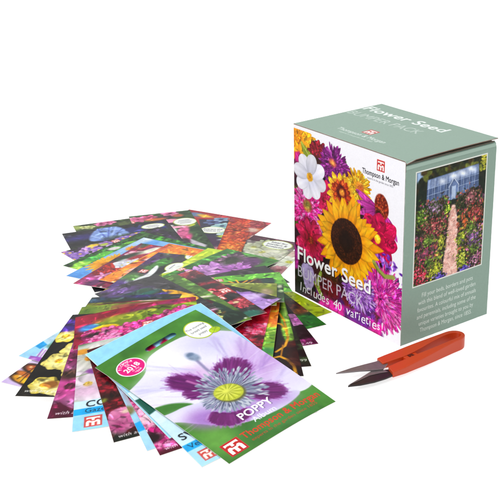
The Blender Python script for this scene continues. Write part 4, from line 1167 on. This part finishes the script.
def side_art():
    P = Picture(BB, BH, 40, 8)
    P.fill(SAGE)
    rng = P.rng
    x0, y0, x1, y1 = 1.05, .78, 7.95, 9.52
    P.rect('f0f2ea', x0 - .08, y0 - .08, x1 + .08, y1 + .08)
    Q = Picture(x1 - x0, y1 - y0, 40, 3)
    W, H = Q.w, Q.h
    Q.blotch(['2a2c22', '38301f', '1e2a20'], .8)
    Q.poly('9cb4d4', [(0, 0), (.9, 0), (.8, .55), (.4, .8), (0, .7)], .2, shade=.15)
    for _ in range(60): Q.ell(['3a4020', '242a1c', '6a7030', '4a3c20'][int(rng.integers(4))], .3 + rng.random() * 6.6, .1 + rng.random() * .9, .3, .2, rng.random() * 180, .06, .4)
    for _ in range(30): Q.ell(['a8a83c', '7c8430', 'c0b848'][int(rng.integers(3))], 6.35 + rng.random() * .5, rng.random() * 1.2, .12, .08, 0, .03, .3)
    # greenhouse
    Q.poly('56688c', [(1.05, .75), (6.1, .55), (6.2, 2.3), (3.9, 2.8), (1.0, 2.5)], .03, shade=.2)
    Q.poly('8494b4', [(1.1, .8), (6.1, .6), (6.15, 1.25), (1.1, 1.45)], .04, shade=.25)
    for i in range(26):
        x = 1.2 + i * .19
        Q.line(['a8b4c8', '46587c', '8898b8'][i % 3], .035, [(x, .82), (x - .04, 2.3)], .01)
    for y in (1.45, 1.95): Q.line('a4b4cc', .03, [(1.05, y), (6.15, y - .12)], .01)
    for cx, cy, rr in ((3.6, 1.0, .35), (4.5, .95, .4), (5.4, .85, .35), (2.5, 1.15, .25)): Q.ell('dce2ec', cx, cy, rr, .17, 20, .2, .2)
    Q.poly('66789c', [(3.2, 1.7), (3.65, 1.15), (4.1, 1.7), (4.1, 2.75), (3.2, 2.75)], .03, shade=.2)
    Q.line('ccd4e2', .05, [(3.15, 1.75), (3.65, 1.15), (4.15, 1.75)], .01)
    Q.rect('a8b8d0', 3.5, 1.75, 3.8, 2.7, .02)
    for x in (3.2, 3.48, 3.82, 4.1): Q.line('c4cedc', .035, [(x, 1.75), (x, 2.75)], .01)
    # path
    Q.poly('dcb0a4', [(3.45, 3.2), (3.8, 3.2), (4.2, 4.2), (4.25, 5.4), (4.3, 7), (4.6, 8.8), (2.8, 8.8), (2.95, 7), (3.2, 5.4), (3.3, 4.2)], .12, shade=.2)
    for _ in range(240):
        y = 3.3 + rng.random() * 5.4; x = 3.6 + (rng.random() - .5) * (.5 + (y - 3.2) * .22)
        Q.ell(['ecc8bc', 'bc8878', 'd4a094', 'c4948a'][int(rng.integers(4))], x, y, .07, .03, 0, .02)
    # planting both sides, back to front
    left = ['3a4628', '5a3c34', '94404c', '4c6630', '8ca03c', '26301c', 'b86858', '7a5068']
    right = ['303a26', '7a4038', '5c6a34', 'b0644c', '465428', '9c8840', '644458', '262c1e']
    for k in range(1500):
        f = k / 1500
        y = 2.3 + f * 6.6
        edge = (3.6 - .3 - (y - 3) * .12) if rng.random() < .5 else None
        if edge is not None:
            x = edge - abs(rng.normal()) * 1.6 - .15; pal = left
        else:
            x = 3.65 + .35 + (y - 3) * .11 + abs(rng.normal()) * 1.6; pal = right
        if not (0 < x < W): continue
        r = (.06 + .14 * f) * (.6 + rng.random() * .8)
        Q.ell(pal[int(rng.integers(8))], x, y, r * 1.3, r, rng.random() * 180, .03, .5)
    def bush(cx, cy, rx, ry, cols, n):
        for _ in range(int(n * 2.2)):
            a, r = rng.random() * 6.28, abs(rng.normal()) * .62
            yy = cy + r * ry * math.sin(a)
            Q.ell(cols[int(rng.integers(len(cols)))], cx + r * rx * math.cos(a), yy, .04 + rng.random() * .08, .03 + rng.random() * .045, rng.random() * 180, .03, .35)
            if rng.random() < .42:
                a2, r2 = rng.random() * 6.28, math.sqrt(rng.random()) * 1.1
                Q.ell(['1e2614', '2c3a1a', '3e5224', '161a10', '4c3a24'][int(rng.integers(5))], cx + r2 * rx * math.cos(a2), cy + r2 * ry * math.sin(a2) + .04, .04 + rng.random() * .05, .03 + rng.random() * .03, rng.random() * 180, .03, .3)
    bush(.65, 3.6, .6, .8, ['6c8c34', '9ab048', '34501c', '4c6c28'], 120)
    bush(2.4, 3.1, .35, .7, ['3a2c24', '5a3c34', '283018'], 60)
    bush(1.8, 3.0, .7, .5, ['8a6c8c', '6c5870', 'a88ca0', '48503c'], 70)
    bush(3.1, 3.4, .3, .35, ['a8c83c', 'c8dc50', '6c8c28'], 40)
    bush(1.7, 4.6, 1.0, .8, ['8c3840', 'b05858', '603038', '4a4830', 'c87878'], 150)
    bush(1.0, 6.4, .9, .9, ['9c3c54', '5c3850', 'b85870', '3c3428', '78405c'], 150)
    bush(2.6, 5.8, .4, .8, ['a0a83c', 'c0b848', '6c7828'], 80)
    bush(.7, 8.0, .75, .9, ['d02c4c', 'e85870', 'a01c38', '3c3020', 'f08898'], 150)
    bush(2.1, 7.9, .65, .85, ['b4bc38', 'd0d450', '7c8428', '9ca030'], 130)
    bush(2.6, 8.6, .5, .3, ['5a48b0', '7c68d0', '40307c'], 60)
    bush(4.6, 3.2, .45, .6, ['28301c', '3c4828', '1c2414'], 70)
    bush(5.4, 3.0, .8, .7, ['90585c', '6c3c48', 'b07c7c', '4c3c34'], 110)
    bush(5.9, 4.4, .9, .8, ['a83c3c', '78302c', 'c86850', '4a3828', 'b85868'], 140)
    bush(5.0, 4.9, .35, .6, ['e0783c', 'c85838', '9c4830', '5c5430'], 60)
    bush(4.6, 6.0, .45, .6, ['b8c040', '8c9c34', '5c7028'], 80)
    bush(5.9, 6.4, .9, .9, ['6c4c7c', '4c3858', '8c6ca0', '3c4428', 'c87cb0'], 140)
    bush(4.8, 7.7, .5, .7, ['c0c444', '94a034', 'd4d860', '6c7c28'], 110)
    bush(6.2, 8.0, .7, .7, ['3c2838', '78486c', '28341c', 'b86c90', 'd89cb8'], 120)
    bush(5.0, 8.6, .5, .22, ['5a48b0', '7460c8', '382c70'], 50)
    Q.detail(900, .16, .6, 1.4, (0, 2.6, W, H))
    bush(1.3, 5.4, .5, .4, ['6c8c38', '8ca848', '48642c'], 50)
    bush(5.6, 5.4, .5, .4, ['6c8838', '94ac4c', '4c602c'], 50)
    bush(1.4, 7.2, .4, .4, ['5c7c34', '7c9840', '3c5424'], 40)
    bush(5.9, 7.3, .4, .35, ['648034', '88a044', '40542a'], 40)
    Q.grain(.15, .2)
    Q.img = np.clip(Q.img * 1.12, 0, 1)
    # lay the photograph into the panel
    jx = np.clip(((P.xs - x0) / W * (Q.nx - 1)).round().astype(int), 0, Q.nx - 1)
    jy = np.clip(((P.ys - y0) / H * (Q.ny - 1)).round().astype(int), 0, Q.ny - 1)
    ix = (P.xs > x0) & (P.xs < x1); iy = (P.ys > y0) & (P.ys < y1)
    P.img[np.ix_(iy, ix)] = Q.img[np.ix_(jy[iy], jx[ix])]
    wear(P)
    lines = ['Fill your beds, borders and pots', 'with this blend of well-loved garden', 'favourites. A colourful mix of annuals', 'and perennials, including some of the', 'unique varieties brought to you by', 'Thompson & Morgan, since 1855.']
    wds = [5.2, 5.85, 6.0, 6.05, 5.6, 5.35]
    for i, (t, wd) in enumerate(zip(lines, wds)):
        P.text(t, 4.55, 10.58 + i * .57, .5, 'e6efe8', 0, .25, 'm', width=wd)
    return P

def top_art():
    P = Picture(BA, BB, 34, 9)
    P.fill(SAGE)
    wear(P)
    f = lambda y: BB - y
    P.text('Flower Seed', .2, f(6.75), 1.5, 'e9efec', 0, 1.0, 'l', width=8.75)
    P.text('BUMPER PACK', .2, f(5.05), 1.36, 'c2d0c8', 0, -.4, 'l', width=7.9)
    P.logo(5.6, f(2.85), 1.0, red='c8605c', white='f4f2ee')
    P.text('Thompson & Morgan', 5.7, f(1.62), .72, 'e2eae6', 0, .4, 'm', width=5.2)
    P.text('experts in the garden since 1855', 5.7, f(1.2), .28, 'd8e4dc', 0, 0, 'm', width=3.6)
    return P

def build_box():
    root = empty('seed_box', (-BA / 2 * CM, BB / 2 * CM, 0))
    tag(root, 'tall carton with sunflower bouquet front and sage green side and lid', 'box')
    ox, oy = -BA / 2, BB / 2                       # parts are written in scene cm, then moved into the root's frame
    off = np.array([-ox, -oy, 0.0])
    sage = plain('sage_carton', SAGE, 0.5, 0.12, mottle=0.0)
    card = plain('grey_board', '8a7468', 0.8, 0.05, mottle=0.3)
    # body: thin-walled tube of board, left and back faces printed sage
    t = .06
    x0, x1, y0, y1 = -BA + .02, -.02, .02, BB - .02
    zt = BH - .30
    v = [(x0, y0, .04), (x1, y0, .04), (x1, y1, .04), (x0, y1, .04), (x0, y0, zt), (x1, y0, zt), (x1, y1, zt), (x0, y1, zt)]
    body = mesh_obj('carton_body', [(np.array(p) + off) * CM for p in v], [(3, 2, 1, 0), (4, 5, 6, 7), (0, 1, 5, 4), (1, 2, 6, 5), (2, 3, 7, 6), (3, 0, 4, 7)], sage, root)
    bv = body.modifiers.new('edge', 'BEVEL'); bv.width = .0006; bv.segments = 2
    def panel(name, P, fn, thick, mat=MAT_BOX, edge=card):
        X, Y = np.meshgrid(P.xs, P.ys)
        V = fn(X, Y, 0.0); S = fn(X, Y, thick)
        return grid_mesh(name, V + off, P.ny, P.nx, ink(P), [mat, edge], root, skirt=S + off, skirt_mat=1, smooth=True)
    # front sheet with a hint of bulge, as on a filled carton
    def ff(X, Y, d):
        b = .07 * np.sin(np.pi * X / BA) * np.sin(np.pi * np.clip(Y / BH, 0, 1))
        return np.stack([-BA + X, -b + d, BH - Y - .02 + 0 * X], -1)
    panel('front_panel', front_art(), ff, .05)
    def fs(X, Y, d):
        b = .05 * np.sin(np.pi * X / BB) * np.sin(np.pi * np.clip(Y / BH, 0, 1))
        tuck = .22 * np.clip(1 - Y / .55, 0, 1) ** 2          # the top of the panel rolls in under the lid
        z = BH - .22 - Y * (BH - .22) / BH
        return np.stack([b - d - tuck, .02 + X * (BB - .02) / BB, z + 0 * X], -1)
    panel('side_panel', side_art(), fs, .05)
    # lid: one sheet hinged on the front edge, lifted a little at the open side
    def ft(X, Y, d):
        u = X / BA
        lift = .05 * u * np.sin(np.pi * Y / BB) + .03 * u
        roll = -.16 * np.clip((u - .985) / .015, 0, 1) ** 2 * np.clip((Y - BB + .9) / .9, 0, 1)
        return np.stack([-BA + X * (BA + .1) / BA, BB - Y - .01, BH + .03 + lift + roll - d], -1)
    panel('lid', top_art(), ft, .06)
    # dust flap seen in the gap below the lid
    v = [(x0, y0 + .1, zt + .02), (x1 - .15, y0 + .1, zt + .02), (x1 - .15, y1 - .1, zt + .02), (x0, y1 - .1, zt + .02)]
    v += [(a, b, c + .05) for a, b, c in v]
    mesh_obj('dust_flap', [(np.array(p) + off) * CM for p in v], [(3, 2, 1, 0), (4, 5, 6, 7), (0, 1, 5, 4), (1, 2, 6, 5), (2, 3, 7, 6), (3, 0, 4, 7)], card, root)

build_box()

# ------------------------------------------------------------------ the snips
def prism(name, outline, z0, z1, mat, parent, bevel=0.0, off=(0, 0)):
    bm = bmesh.new()
    lo = [bm.verts.new(((x - off[0]) * CM, (y - off[1]) * CM, z0 * CM)) for x, y in outline]
    f = bm.faces.new(lo)
    r = bmesh.ops.extrude_face_region(bm, geom=[f])
    for g in r['geom']:
        if isinstance(g, bmesh.types.BMVert): g.co.z = z1 * CM
    bmesh.ops.recalc_face_normals(bm, faces=bm.faces)
    me = bpy.data.meshes.new(name); bm.to_mesh(me); bm.free()
    me.materials.append(mat)
    o = bpy.data.objects.new(name, me); COL.objects.link(o); o.parent = parent
    if bevel:
        b = o.modifiers.new('edge', 'BEVEL'); b.width = bevel * CM; b.segments = 3; b.limit_method = 'ANGLE'
        o.modifiers.new('normals', 'WEIGHTED_NORMAL')
    return o

def build_snips():
    cx, cy = 2.5, -1.0
    root = empty('thread_snips', (cx * CM, cy * CM, 0))
    tag(root, 'orange handled spring snips with dark steel blades lying in front of the box', 'snips')
    orange = plain('orange_plastic', 'bc3c10', 0.38, 0.35, bump=0.15, scale=1500)
    dark = plain('dark_steel', '3a3434', 0.35, 0.5, metal=0.7, mottle=0.35, scale=400)
    grey = plain('brushed_steel', '8c8486', 0.4, 0.5, metal=0.7, mottle=0.3, scale=500)
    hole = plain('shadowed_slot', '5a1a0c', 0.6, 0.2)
    # U-shaped handle: outer/inner pairs along the far arm, round the bow and back along the near arm
    far = [((1.28, -3.4), (2.14, -3.6)), ((1.32, -2.8), (2.24, -2.9)), ((1.38, -1.8), (2.36, -1.8)), ((1.42, -.9), (2.36, -.9)), ((1.48, 0), (2.28, 0)), ((1.56, 1.0), (2.14, 1.0)), ((1.66, 2.3), (2.02, 2.3))]
    bow = []
    for i in range(11):
        a = math.pi - i * math.pi / 10
        bow.append(((2.43 + .76 * math.cos(a), 2.85 + .95 * math.sin(a)), (2.43 + .42 * math.cos(a), 2.85 + .66 * math.sin(a))))
    near = [((3.2, 2.3), (2.86, 2.3)), ((3.32, 1.0), (2.84, 1.0)), ((3.42, 0), (2.8, 0)), ((3.49, -.9), (2.74, -.9)), ((3.54, -1.8), (2.72, -1.8)), ((3.6, -2.8), (2.7, -2.9)), ((3.54, -3.95), (2.68, -3.6))]
    pr = far + bow + near
    n = len(pr)
    bm = bmesh.new()
    def vv(p, z): return bm.verts.new(((p[0] - cx) * CM, (p[1] - cy) * CM, z * CM))
    rows = []
    for i, (o, q) in enumerate(pr):
        f = min(i, n - 1 - i) / 6.0
        zt = .66 + .3 * min(f, 1.0); zb = .22 - .2 * min(f, 1.0)
        rows.append((vv(o, zb), vv(q, zb), vv(q, zt), vv(o, zt)))
    for a, b in zip(rows[:-1], rows[1:]):
        for k in range(4): bm.faces.new((a[k], a[(k + 1) % 4], b[(k + 1) % 4], b[k]))
    bm.faces.new(rows[0][::-1]); bm.faces.new(rows[-1])
    bmesh.ops.recalc_face_normals(bm, faces=bm.faces)
    me = bpy.data.meshes.new('handle'); bm.to_mesh(me); bm.free(); me.materials.append(orange)
    h = bpy.data.objects.new('handle', me); COL.objects.link(h); h.parent = root
    b = h.modifiers.new('edge', 'BEVEL'); b.width = .0006; b.segments = 3; b.limit_method = 'ANGLE'; b.angle_limit = .6
    for p in me.polygons: p.use_smooth = True
    h.modifiers.new('normals', 'WEIGHTED_NORMAL')
    # catch bridging the arms, with a thin dark plate coloured as its shaded notch
    prism('catch', [(2.28, -1.9), (2.88, -1.9), (2.88, -.75), (2.28, -.75)], .3, .7, orange, root, .04, (cx, cy))
    prism('notch_shade', [(2.4, -1.55), (2.72, -1.55), (2.72, -1.42), (2.54, -1.42), (2.54, -1.28), (2.72, -1.28), (2.72, -1.12), (2.4, -1.12)], .705, .74, hole, root, 0, (cx, cy))
    # blades
    prism('blade', [(1.5, -3.2), (1.46, -3.7), (1.3, -4.6), (1.15, -5.6), (1.08, -6.95), (1.42, -6.3), (1.85, -5.4), (2.25, -4.75), (2.62, -4.0), (2.2, -3.2)], .46, .56, grey, root, .015, (cx, cy))
    b2 = prism('blade', [(2.95, -3.0), (2.5, -4.0), (2.25, -4.75), (2.5, -5.8), (2.78, -7.3), (3.15, -6.5), (3.42, -5.5), (3.52, -4.6), (3.5, -3.2)], .30, .42, dark, root, .015, (cx, cy))
    prism('cutting_edge', [(2.62, -3.9), (2.2, -4.72), (2.46, -5.8), (2.76, -7.28), (2.72, -6.2), (2.62, -5.2), (2.8, -4.4), (3.0, -3.9)], .425, .45, grey, root, 0, (cx, cy))

build_snips()

# ------------------------------------------------------------------ the packets: sheets draped over one low mound, so each lies on the ones below
CX, CY, SX0, SX1, SY0, SY1, DZ = MOUND

def mound(x, y):
    dx, dy = x - CX, y - CY
    sx = np.where(dx < 0, SX0, SX1); sy = np.where(dy < 0, SY0, SY1)
    return .05 + .95 * np.exp(-((dx / sx) ** 2 + (dy / sy) ** 2) / 2)

def sheet_point(k, O, ang, U, V):
    c, s = math.cos(ang), math.sin(ang)
    x = O[0] + U * c + V * s
    y = O[1] + U * s - V * c
    return x, y, k * DZ * mound(x, y)

def drape(root_loc, k, O, ang, U, V, dz):
    x, y, z = sheet_point(k, O, ang, U, V)
    return np.stack([x - root_loc[0], y - root_loc[1], z + dz - root_loc[2]], -1)

def seed_packet(label, k, O, ang, W, L, P, keep_hole=None):
    c = sheet_point(k, O, ang, W / 2, L / 2)
    base = (float(c[0]), float(c[1]), 0.0)
    root = empty('seed_packet', [v * CM for v in base])
    tag(root, label, 'seed packet', 'seed packets fanned out on the table')
    X, Y = np.meshgrid(P.xs, P.ys)
    # very slight wave of the paper
    wav = .012 * np.sin(X * .9 + k) * np.sin(Y * .7 + 2 * k) * mound(*sheet_point(k, O, ang, X, Y)[:2])
    top = drape(base, k, O, ang, X, Y, 0.0); top[..., 2] += wav
    bot = top.copy(); bot[..., 2] -= .03
    keep = None
    if keep_hole is not None:
        xc = (P.xs[1:] + P.xs[:-1]) / 2; yc = (P.ys[1:] + P.ys[:-1]) / 2
        keep = ~keep_hole(*np.meshgrid(xc, yc))
    grid_mesh('front_panel', top, P.ny, P.nx, ink(P), [MAT_PACKET, MAT_EDGE], root, keep=keep, skirt=bot, skirt_mat=1)
    # back panel, a coarser plain sheet just below
    nx, ny = 14, 20
    bx, by = np.meshgrid(np.linspace(.03, W - .03, nx), np.linspace(.03, L - .03, ny))
    low = drape(base, k, O, ang, bx, by, -.034)
    bk = None
    if keep_hole is not None:
        xs = np.linspace(.03, W - .03, nx); ys = np.linspace(.03, L - .03, ny)
        gx, gy = np.meshgrid((xs[1:] + xs[:-1]) / 2, (ys[1:] + ys[:-1]) / 2)
        bk = ~keep_hole(gx, gy, .5)
    grid_mesh('back_panel', low, ny, nx, np.full((ny, nx, 3), .62, np.float32), [MAT_EDGE], root, keep=bk)
    return root, base

for i, (label, k, O, ang, W, L, res, ops) in enumerate(PACKETS):
    P = Picture(W, L, res, 100 + i)
    run_ops(P, ops)
    seed_packet(label, k, O, ang, W, L, P)

# ------------------------------------------------------------------ the poppy packet on top
def poppy_art(W, L):
    P = Picture(W, L, 40, 77)
    rng = P.rng
    P.blotch(['4c8a34', '559438', '427c30'], 3.0)
    for y, c in ((10.6, '3a6e2c'), (12.2, '5c9c40'), (13.4, '33682a')):
        P.ell(c, 2.5 + rng.random() * 4, y, 3.5, .7, 20, 1.0)
    P.ell('6ca848', .9, 12.4, 1.2, 1.6, 0, .9)
    P.ell('4e9448', 4.6, 13.6, 2.0, .6, 10, .6)
    # back petals
    white = [(3.0, 2.1), (4.6, 2.0), (6.2, 2.2), (W + .5, 4.4), (W + .8, 8), (W + .5, 12.2), (7.6, 12.6), (6.6, 11.8), (3, 10), (.6, 7.3), (-.6, 6.6), (-.6, 4.3), (.6, 4.0), (1.8, 3.5), (2.3, 2.7)]
    P.poly('e9e8f6', white, .04, True)
    def glow(col, cx, cy, rx, ry, rot, soft, a):
        w = P.win(cx - rx * 2, cy - rx * 2, cx + rx * 2, cy + rx * 2)
        sl, X, Y = w
        m0 = P.img[sl].copy()
        P.ell(col, cx, cy, rx, ry, rot, soft)
        P.img[sl] = m0 * (1 - a) + P.img[sl] * a
    glow('f6f6fc', 3.6, 3.6, 1.7, 1.3, 20, 1.0, .9)
    glow('d3d0ee', 6.8, 4.2, 2.0, 1.3, 30, 1.2, .9)
    glow('dfdcf4', 1.4, 5.2, 1.4, 1.1, 30, .9, .8)
    glow('d9aee0', 3.6, 6.6, 1.2, 1.4, -30, .8, .7)
    glow('c59adc', 7.6, 8.6, 1.7, 2.2, 0, 1.1, .75)
    glow('cfb2e6', 8.2, 6.8, 1.2, 1.4, 0, .9, .6)
    glow('e4def6', 8.2, 10.8, 1.2, 1.2, 0, .8, .9)
    for i in range(46):                                     # fine veins
        a = rng.random() * 6.28
        r0, r1 = 1.9 + rng.random(), 3.2 + rng.random() * 2.4
        p = [(4.1 + r * math.cos(a + .05 * (r - 2)), 9.2 + r * math.sin(a + .05 * (r - 2))) for r in np.linspace(r0, r1, 5)]
        if all(2.2 < q[1] < 11.2 for q in p):
            w = P.win(min(q[0] for q in p) - .3, min(q[1] for q in p) - .3, max(q[0] for q in p) + .3, max(q[1] for q in p) + .3)
            if w is None: continue
            sl = w[0]; m0 = P.img[sl].copy()
            P.line(['c8a8e0', 'f4f0fc', 'b898d8'][i % 3], .05, p, .05)
            P.img[sl] = m0 * .6 + P.img[sl] * .4
    # front petal, across the bottom left
    P.poly('478436', [(-.2, 6.9), (.7, 7.2), (1.5, 7.9), (2.0, 8.7), (1.0, 8.7), (.1, 8.2), (-.2, 7.8)], .1, True)
    P.poly('dcd8f2', [(-.4, 7.9), (.4, 8.2), (1.4, 8.3), (2.6, 9.0), (4.2, 9.9), (5.6, 10.8), (6.4, 11.6), (7.8, 12.4), (6.2, 12.9), (4.4, 12.8), (2.8, 12.3), (1.7, 11.4), (.9, 10.3), (.2, 9.2), (-.4, 8.9)], .05, True)
    glow('eeecfa', .9, 9.2, .9, .5, 45, .5, .9)
    glow('a878c8', 1.6, 10.3, .9, 1.3, -40, .6, .85)
    glow('9c68c0', 3.4, 11.3, 1.6, .7, 30, .5, .7)
    glow('b892d6', 5.6, 11.9, 1.3, .6, 25, .5, .8)
    # dark violet blotches, feathering out from the middle of the flower along the petals
    FX, FY = 4.1, 9.3
    for (x0, y0, x1, y1, c) in ((.3, 4.6, 2.4, 6.4, 'bcb8e0'), (.6, 5.6, 2.3, 7.0, 'f6f6fe'), (2.2, 3.2, 4.0, 6.2, 'c4c0e6'), (3.0, 2.9, 4.2, 5.4, 'f8f8fe'), (6.9, 4.0, 6.3, 6.4, 'b4a4dc'), (8.2, 5.4, 6.9, 7.6, 'b898d8'), (8.6, 8.2, 7.0, 9.0, 'a884d0'), (8.6, 10.2, 7.2, 10.6, 'c8b8e8'), (7.6, 4.6, 6.7, 6.8, 'e8e0f8'), (8.6, 7.2, 7.0, 8.2, 'e0d0f4')):
        for q in range(9):                                  # soft folds running along the petals
            j = rng.normal(size=4) * .3
            w = P.win(0, 2, W, 13); sl = w[0]; m0 = P.img[sl].copy()
            P.line(c, .12, [(x0 + j[0], y0 + j[1]), (x1 + j[2] * .5, y1 + j[3] * .5)], .12, True)
            P.img[sl] = m0 * .72 + P.img[sl] * .28
    def blotch(a0, a1, r0, r1, n, cols):
        for i in range(n):
            f = rng.random(); a = math.radians(a0 + f * (a1 - a0))
            e = math.sin(math.pi * (f * .86 + .07)) ** .6
            ra = r0 + rng.random() * .3; rb = ra + (r1 - ra) * e * (.78 + .26 * rng.random())
            t = a + rng.normal() * .03
            P.line(cols[int(rng.integers(len(cols)))], .2, [(FX + ra * math.cos(a), FY + ra * math.sin(a)), (FX + (ra + rb) / 2 * math.cos(a), FY + (ra + rb) / 2 * math.sin(a)), (FX + rb * math.cos(t), FY + rb * math.sin(t))], .1, True)
    dark = ['7c2278', '6a1a68', '8c3488', '5c1460', '74206e']
    for a0, a1, r0, r1, pale in ((-78, -12, 1.0, 3.55, 1), (-128, -100, 1.2, 4.5, 1), (22, 62, 1.0, 3.7, 1), (98, 156, 2.1, 3.2, 1)):
        blotch(a0 - 6, a1 + 6, r0, r1 + .25, 70, ['b884cc', 'a870c0', 'c49ad8'])
        blotch(a0, a1, r0, r1, 260, dark)
    blotch(-152, -118, 1.0, 2.9, 130, dark)
    P.line('c87ab8', .16, [(3.0, 6.4), (3.3, 7.4), (3.6, 8.3)], .1)
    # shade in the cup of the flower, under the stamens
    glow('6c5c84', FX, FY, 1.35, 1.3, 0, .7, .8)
    # pale bud leaning in from the top
    P.line('9a94b8', .2, [(4.75, 5.0), (4.6, 6.2), (4.5, 7.4)], .08)
    P.ell('8fa0b8', 4.8, 4.6, .34, .62, -8, .12, .2)
    P.ell('6c809c', 4.82, 4.3, .22, .2, 0, .1, .2)
    # ring of stamens
    for k in range(340):
        a = rng.random() * 6.2832
        reach = 2.5 if -2.4 < ((a + math.pi) % 6.2832 - math.pi) < .9 else 1.85
        L1 = reach * (.55 + .45 * rng.random() ** .7) if k > 90 else reach * .62
        b1 = a + rng.normal() * .09
        x0, y0 = FX + .6 * math.cos(a), FY + .6 * math.sin(a)
        xm, ym = FX + (L1 * .55) * math.cos((a + b1) / 2 + rng.normal() * .04), FY + (L1 * .55) * math.sin((a + b1) / 2 + rng.normal() * .04)
        x1, y1 = FX + L1 * math.cos(b1), FY + L1 * math.sin(b1)
        col = ['9aa2b8', '7c86a0', 'b8bfce', '5c6480', '565470', 'a8b0c4', '8a84a4'][int(rng.integers(7))]
        P.line(col, .05, [(x0, y0), (xm, ym), (x1, y1)], .015)
        if k > 60: P.ell(['b4bccc', '8e98b0', 'c8ced8', '747e98', 'a0a8bc'][int(rng.integers(5))], x1, y1, .19, .06, math.degrees(b1) + rng.normal() * 12, .02)
    # seed head
    P.ell('6a6c3c', 4.15, 9.45, 1.0, .9, 45, .1)
    P.ell('c2ca3c', 4.12, 9.32, .96, .84, 45, .05, .1)
    P.ell('d6dc54', 4.0, 9.15, .6, .45, 45, .3)
    for i in range(13):
        a = i * 2 * math.pi / 13 + .2
        P.line('9aa428', .05, [(4.1 + .12 * math.cos(a), 9.2 + .1 * math.sin(a)), (4.12 + .88 * math.cos(a), 9.32 + .8 * math.sin(a))], .03)
        P.line('e2e668', .05, [(4.1 + .12 * math.cos(a + .2), 9.2 + .1 * math.sin(a + .2)), (4.12 + .82 * math.cos(a + .2), 9.3 + .74 * math.sin(a + .2))], .03)
    P.ell('e4e860', 4.05, 9.1, .25, .18, 0, .1)
    P.grain(.04, .3)
    # lettering
    P.text('POPPY', 4.36, 12.12, .92, '3c3050', 0, 1, 'm', alpha=.4, width=2.5)
    P.text('POPPY', 4.3, 12.06, .92, 'fafafc', 0, 1.1, 'm', width=2.5)
    P.text('Album', 4.35, 12.75, .66, 'eeeef6', 0, .5, 'm', width=1.75)
    P.text('Thompson & Morgan', 5.1, 13.5, .82, 'dc4826', 0, .9, 'm', width=6.1)
    P.text('experts in the garden since 1855', 4.9, 13.98, .36, 'c8502c', 0, .3, 'm', width=5.2)
    return P

def patch(name, parent, base, k, O, ang, W, L, P, cx, cy, rx, ry, dz):
    """an oval sticker or speech bubble lying on the packet: a polar sheet with its own printing"""
    nr, na = 30, 120
    r = np.linspace(.0, 1, nr); a = np.linspace(0, 2 * math.pi, na)
    A, Rr = np.meshgrid(a, r)
    U = cx + rx * Rr * np.cos(A); V = cy + ry * Rr * np.sin(A)
    top = drape(base, k, O, ang, U, V, dz)
    top[..., 2] += .012 * np.sin(U * .9 + k) * np.sin(V * .7 + 2 * k) * mound(*sheet_point(k, O, ang, U, V)[:2])
    fx = (U - cx + rx) / (2 * rx) * (P.nx - 1); fy = (V - cy + ry) / (2 * ry) * (P.ny - 1)
    ix = np.clip(fx.astype(int), 0, P.nx - 2); iy = np.clip(fy.astype(int), 0, P.ny - 2)
    tx = (fx - ix)[..., None]; ty = (fy - iy)[..., None]
    I = P.img
    c = (I[iy, ix] * (1 - tx) + I[iy, ix + 1] * tx) * (1 - ty) + (I[iy + 1, ix] * (1 - tx) + I[iy + 1, ix + 1] * tx) * ty
    return grid_mesh(name, top, nr, na, (lin(c) * INK_GAIN).astype(np.float32), [MAT_PACKET], parent)

def build_poppy():
    k, O, ang, W, L = POPPY
    P = poppy_art(W, L)
    def hole(x, y, grow=0.0):
        hx, hy, hl, hr = 4.45, 1.42, 1.0, .26
        d = np.hypot(np.maximum(np.abs(x - hx) - hl, 0), y - hy)
        return d < hr + grow
    root, base = seed_packet('large poppy packet on top of the fan, pale mauve flower with a yellow green centre', k, O, ang, W, L, P, hole)
    # round badge
    B = Picture(2.1, 2.1, 90, 4)
    B.fill('f8f4f8')
    B.ell('e0127c', 1.05, 1.05, .97, .97)
    for i, ch in enumerate('FLOWER'):
        a = math.radians(-150 + i * 20)
        B.text(ch, 1.0 + .74 * math.cos(a), 1.05 + .74 * math.sin(a), .34, 'fbf4f8', -150 + i * 20 + 90, .8)
    B.logo(.98, .66, .3, red='f6e0ec', white='e0127c')
    B.text('2018', 1.06, 1.12, .68, 'fdf8fb', -8, 1.2, width=1.25)
    B.text('of the', 1.12, 1.48, .26, 'fbf4f8', -8, .5)
    B.text('YEAR', 1.2, 1.75, .26, 'fbf4f8', -8, .6)
    patch('badge', root, base, k, O, ang, W, L, B, 1.5, 2.12, .98, 1.06, .012)
    S = Picture(2.2, 2.6, 90, 4)
    S.fill('b8cc28')
    S.ell('f4f6f2', 1.1, 1.3, 1.02, 1.2)
    for i, t in enumerate(['The stunning', 'bread seed', 'poppy']):
        S.text(t, 1.1, .82 + i * .5, .38, '26282c', 0, .3, width=[1.75, 1.45, .8][i])
    patch('speech_bubble', root, base, k, O, ang, W, L, S, 7.0, 2.35, .95, 1.22, .012)
    F = Picture(1.0, 1.0, 60, 4)
    F.blotch(['a8c820', 'b8d42c', '98b81c'], .5)
    F.line('84a018', .05, [(.1, .9), (.9, .1)], .02)
    patch('leaf_mark', root, base, k, O, ang, W, L, F, 7.75, 3.2, .42, .36, .02)
    G = Picture(1.3, 1.3, 90, 4)
    G.logo(.65, .65, 1.3, red='c82a28')
    X, Y = np.meshgrid(G.xs, G.ys)
    top = drape(base, k, O, ang, X + .5, Y + 12.95, .012)
    top[..., 2] += .012 * np.sin((X + .5) * .9 + k) * np.sin((Y + 12.95) * .7 + 2 * k) * mound(*sheet_point(k, O, ang, X + .5, Y + 12.95)[:2])
    grid_mesh('brand_mark', top, G.ny, G.nx, ink(G), [MAT_PACKET], root)

build_poppy()
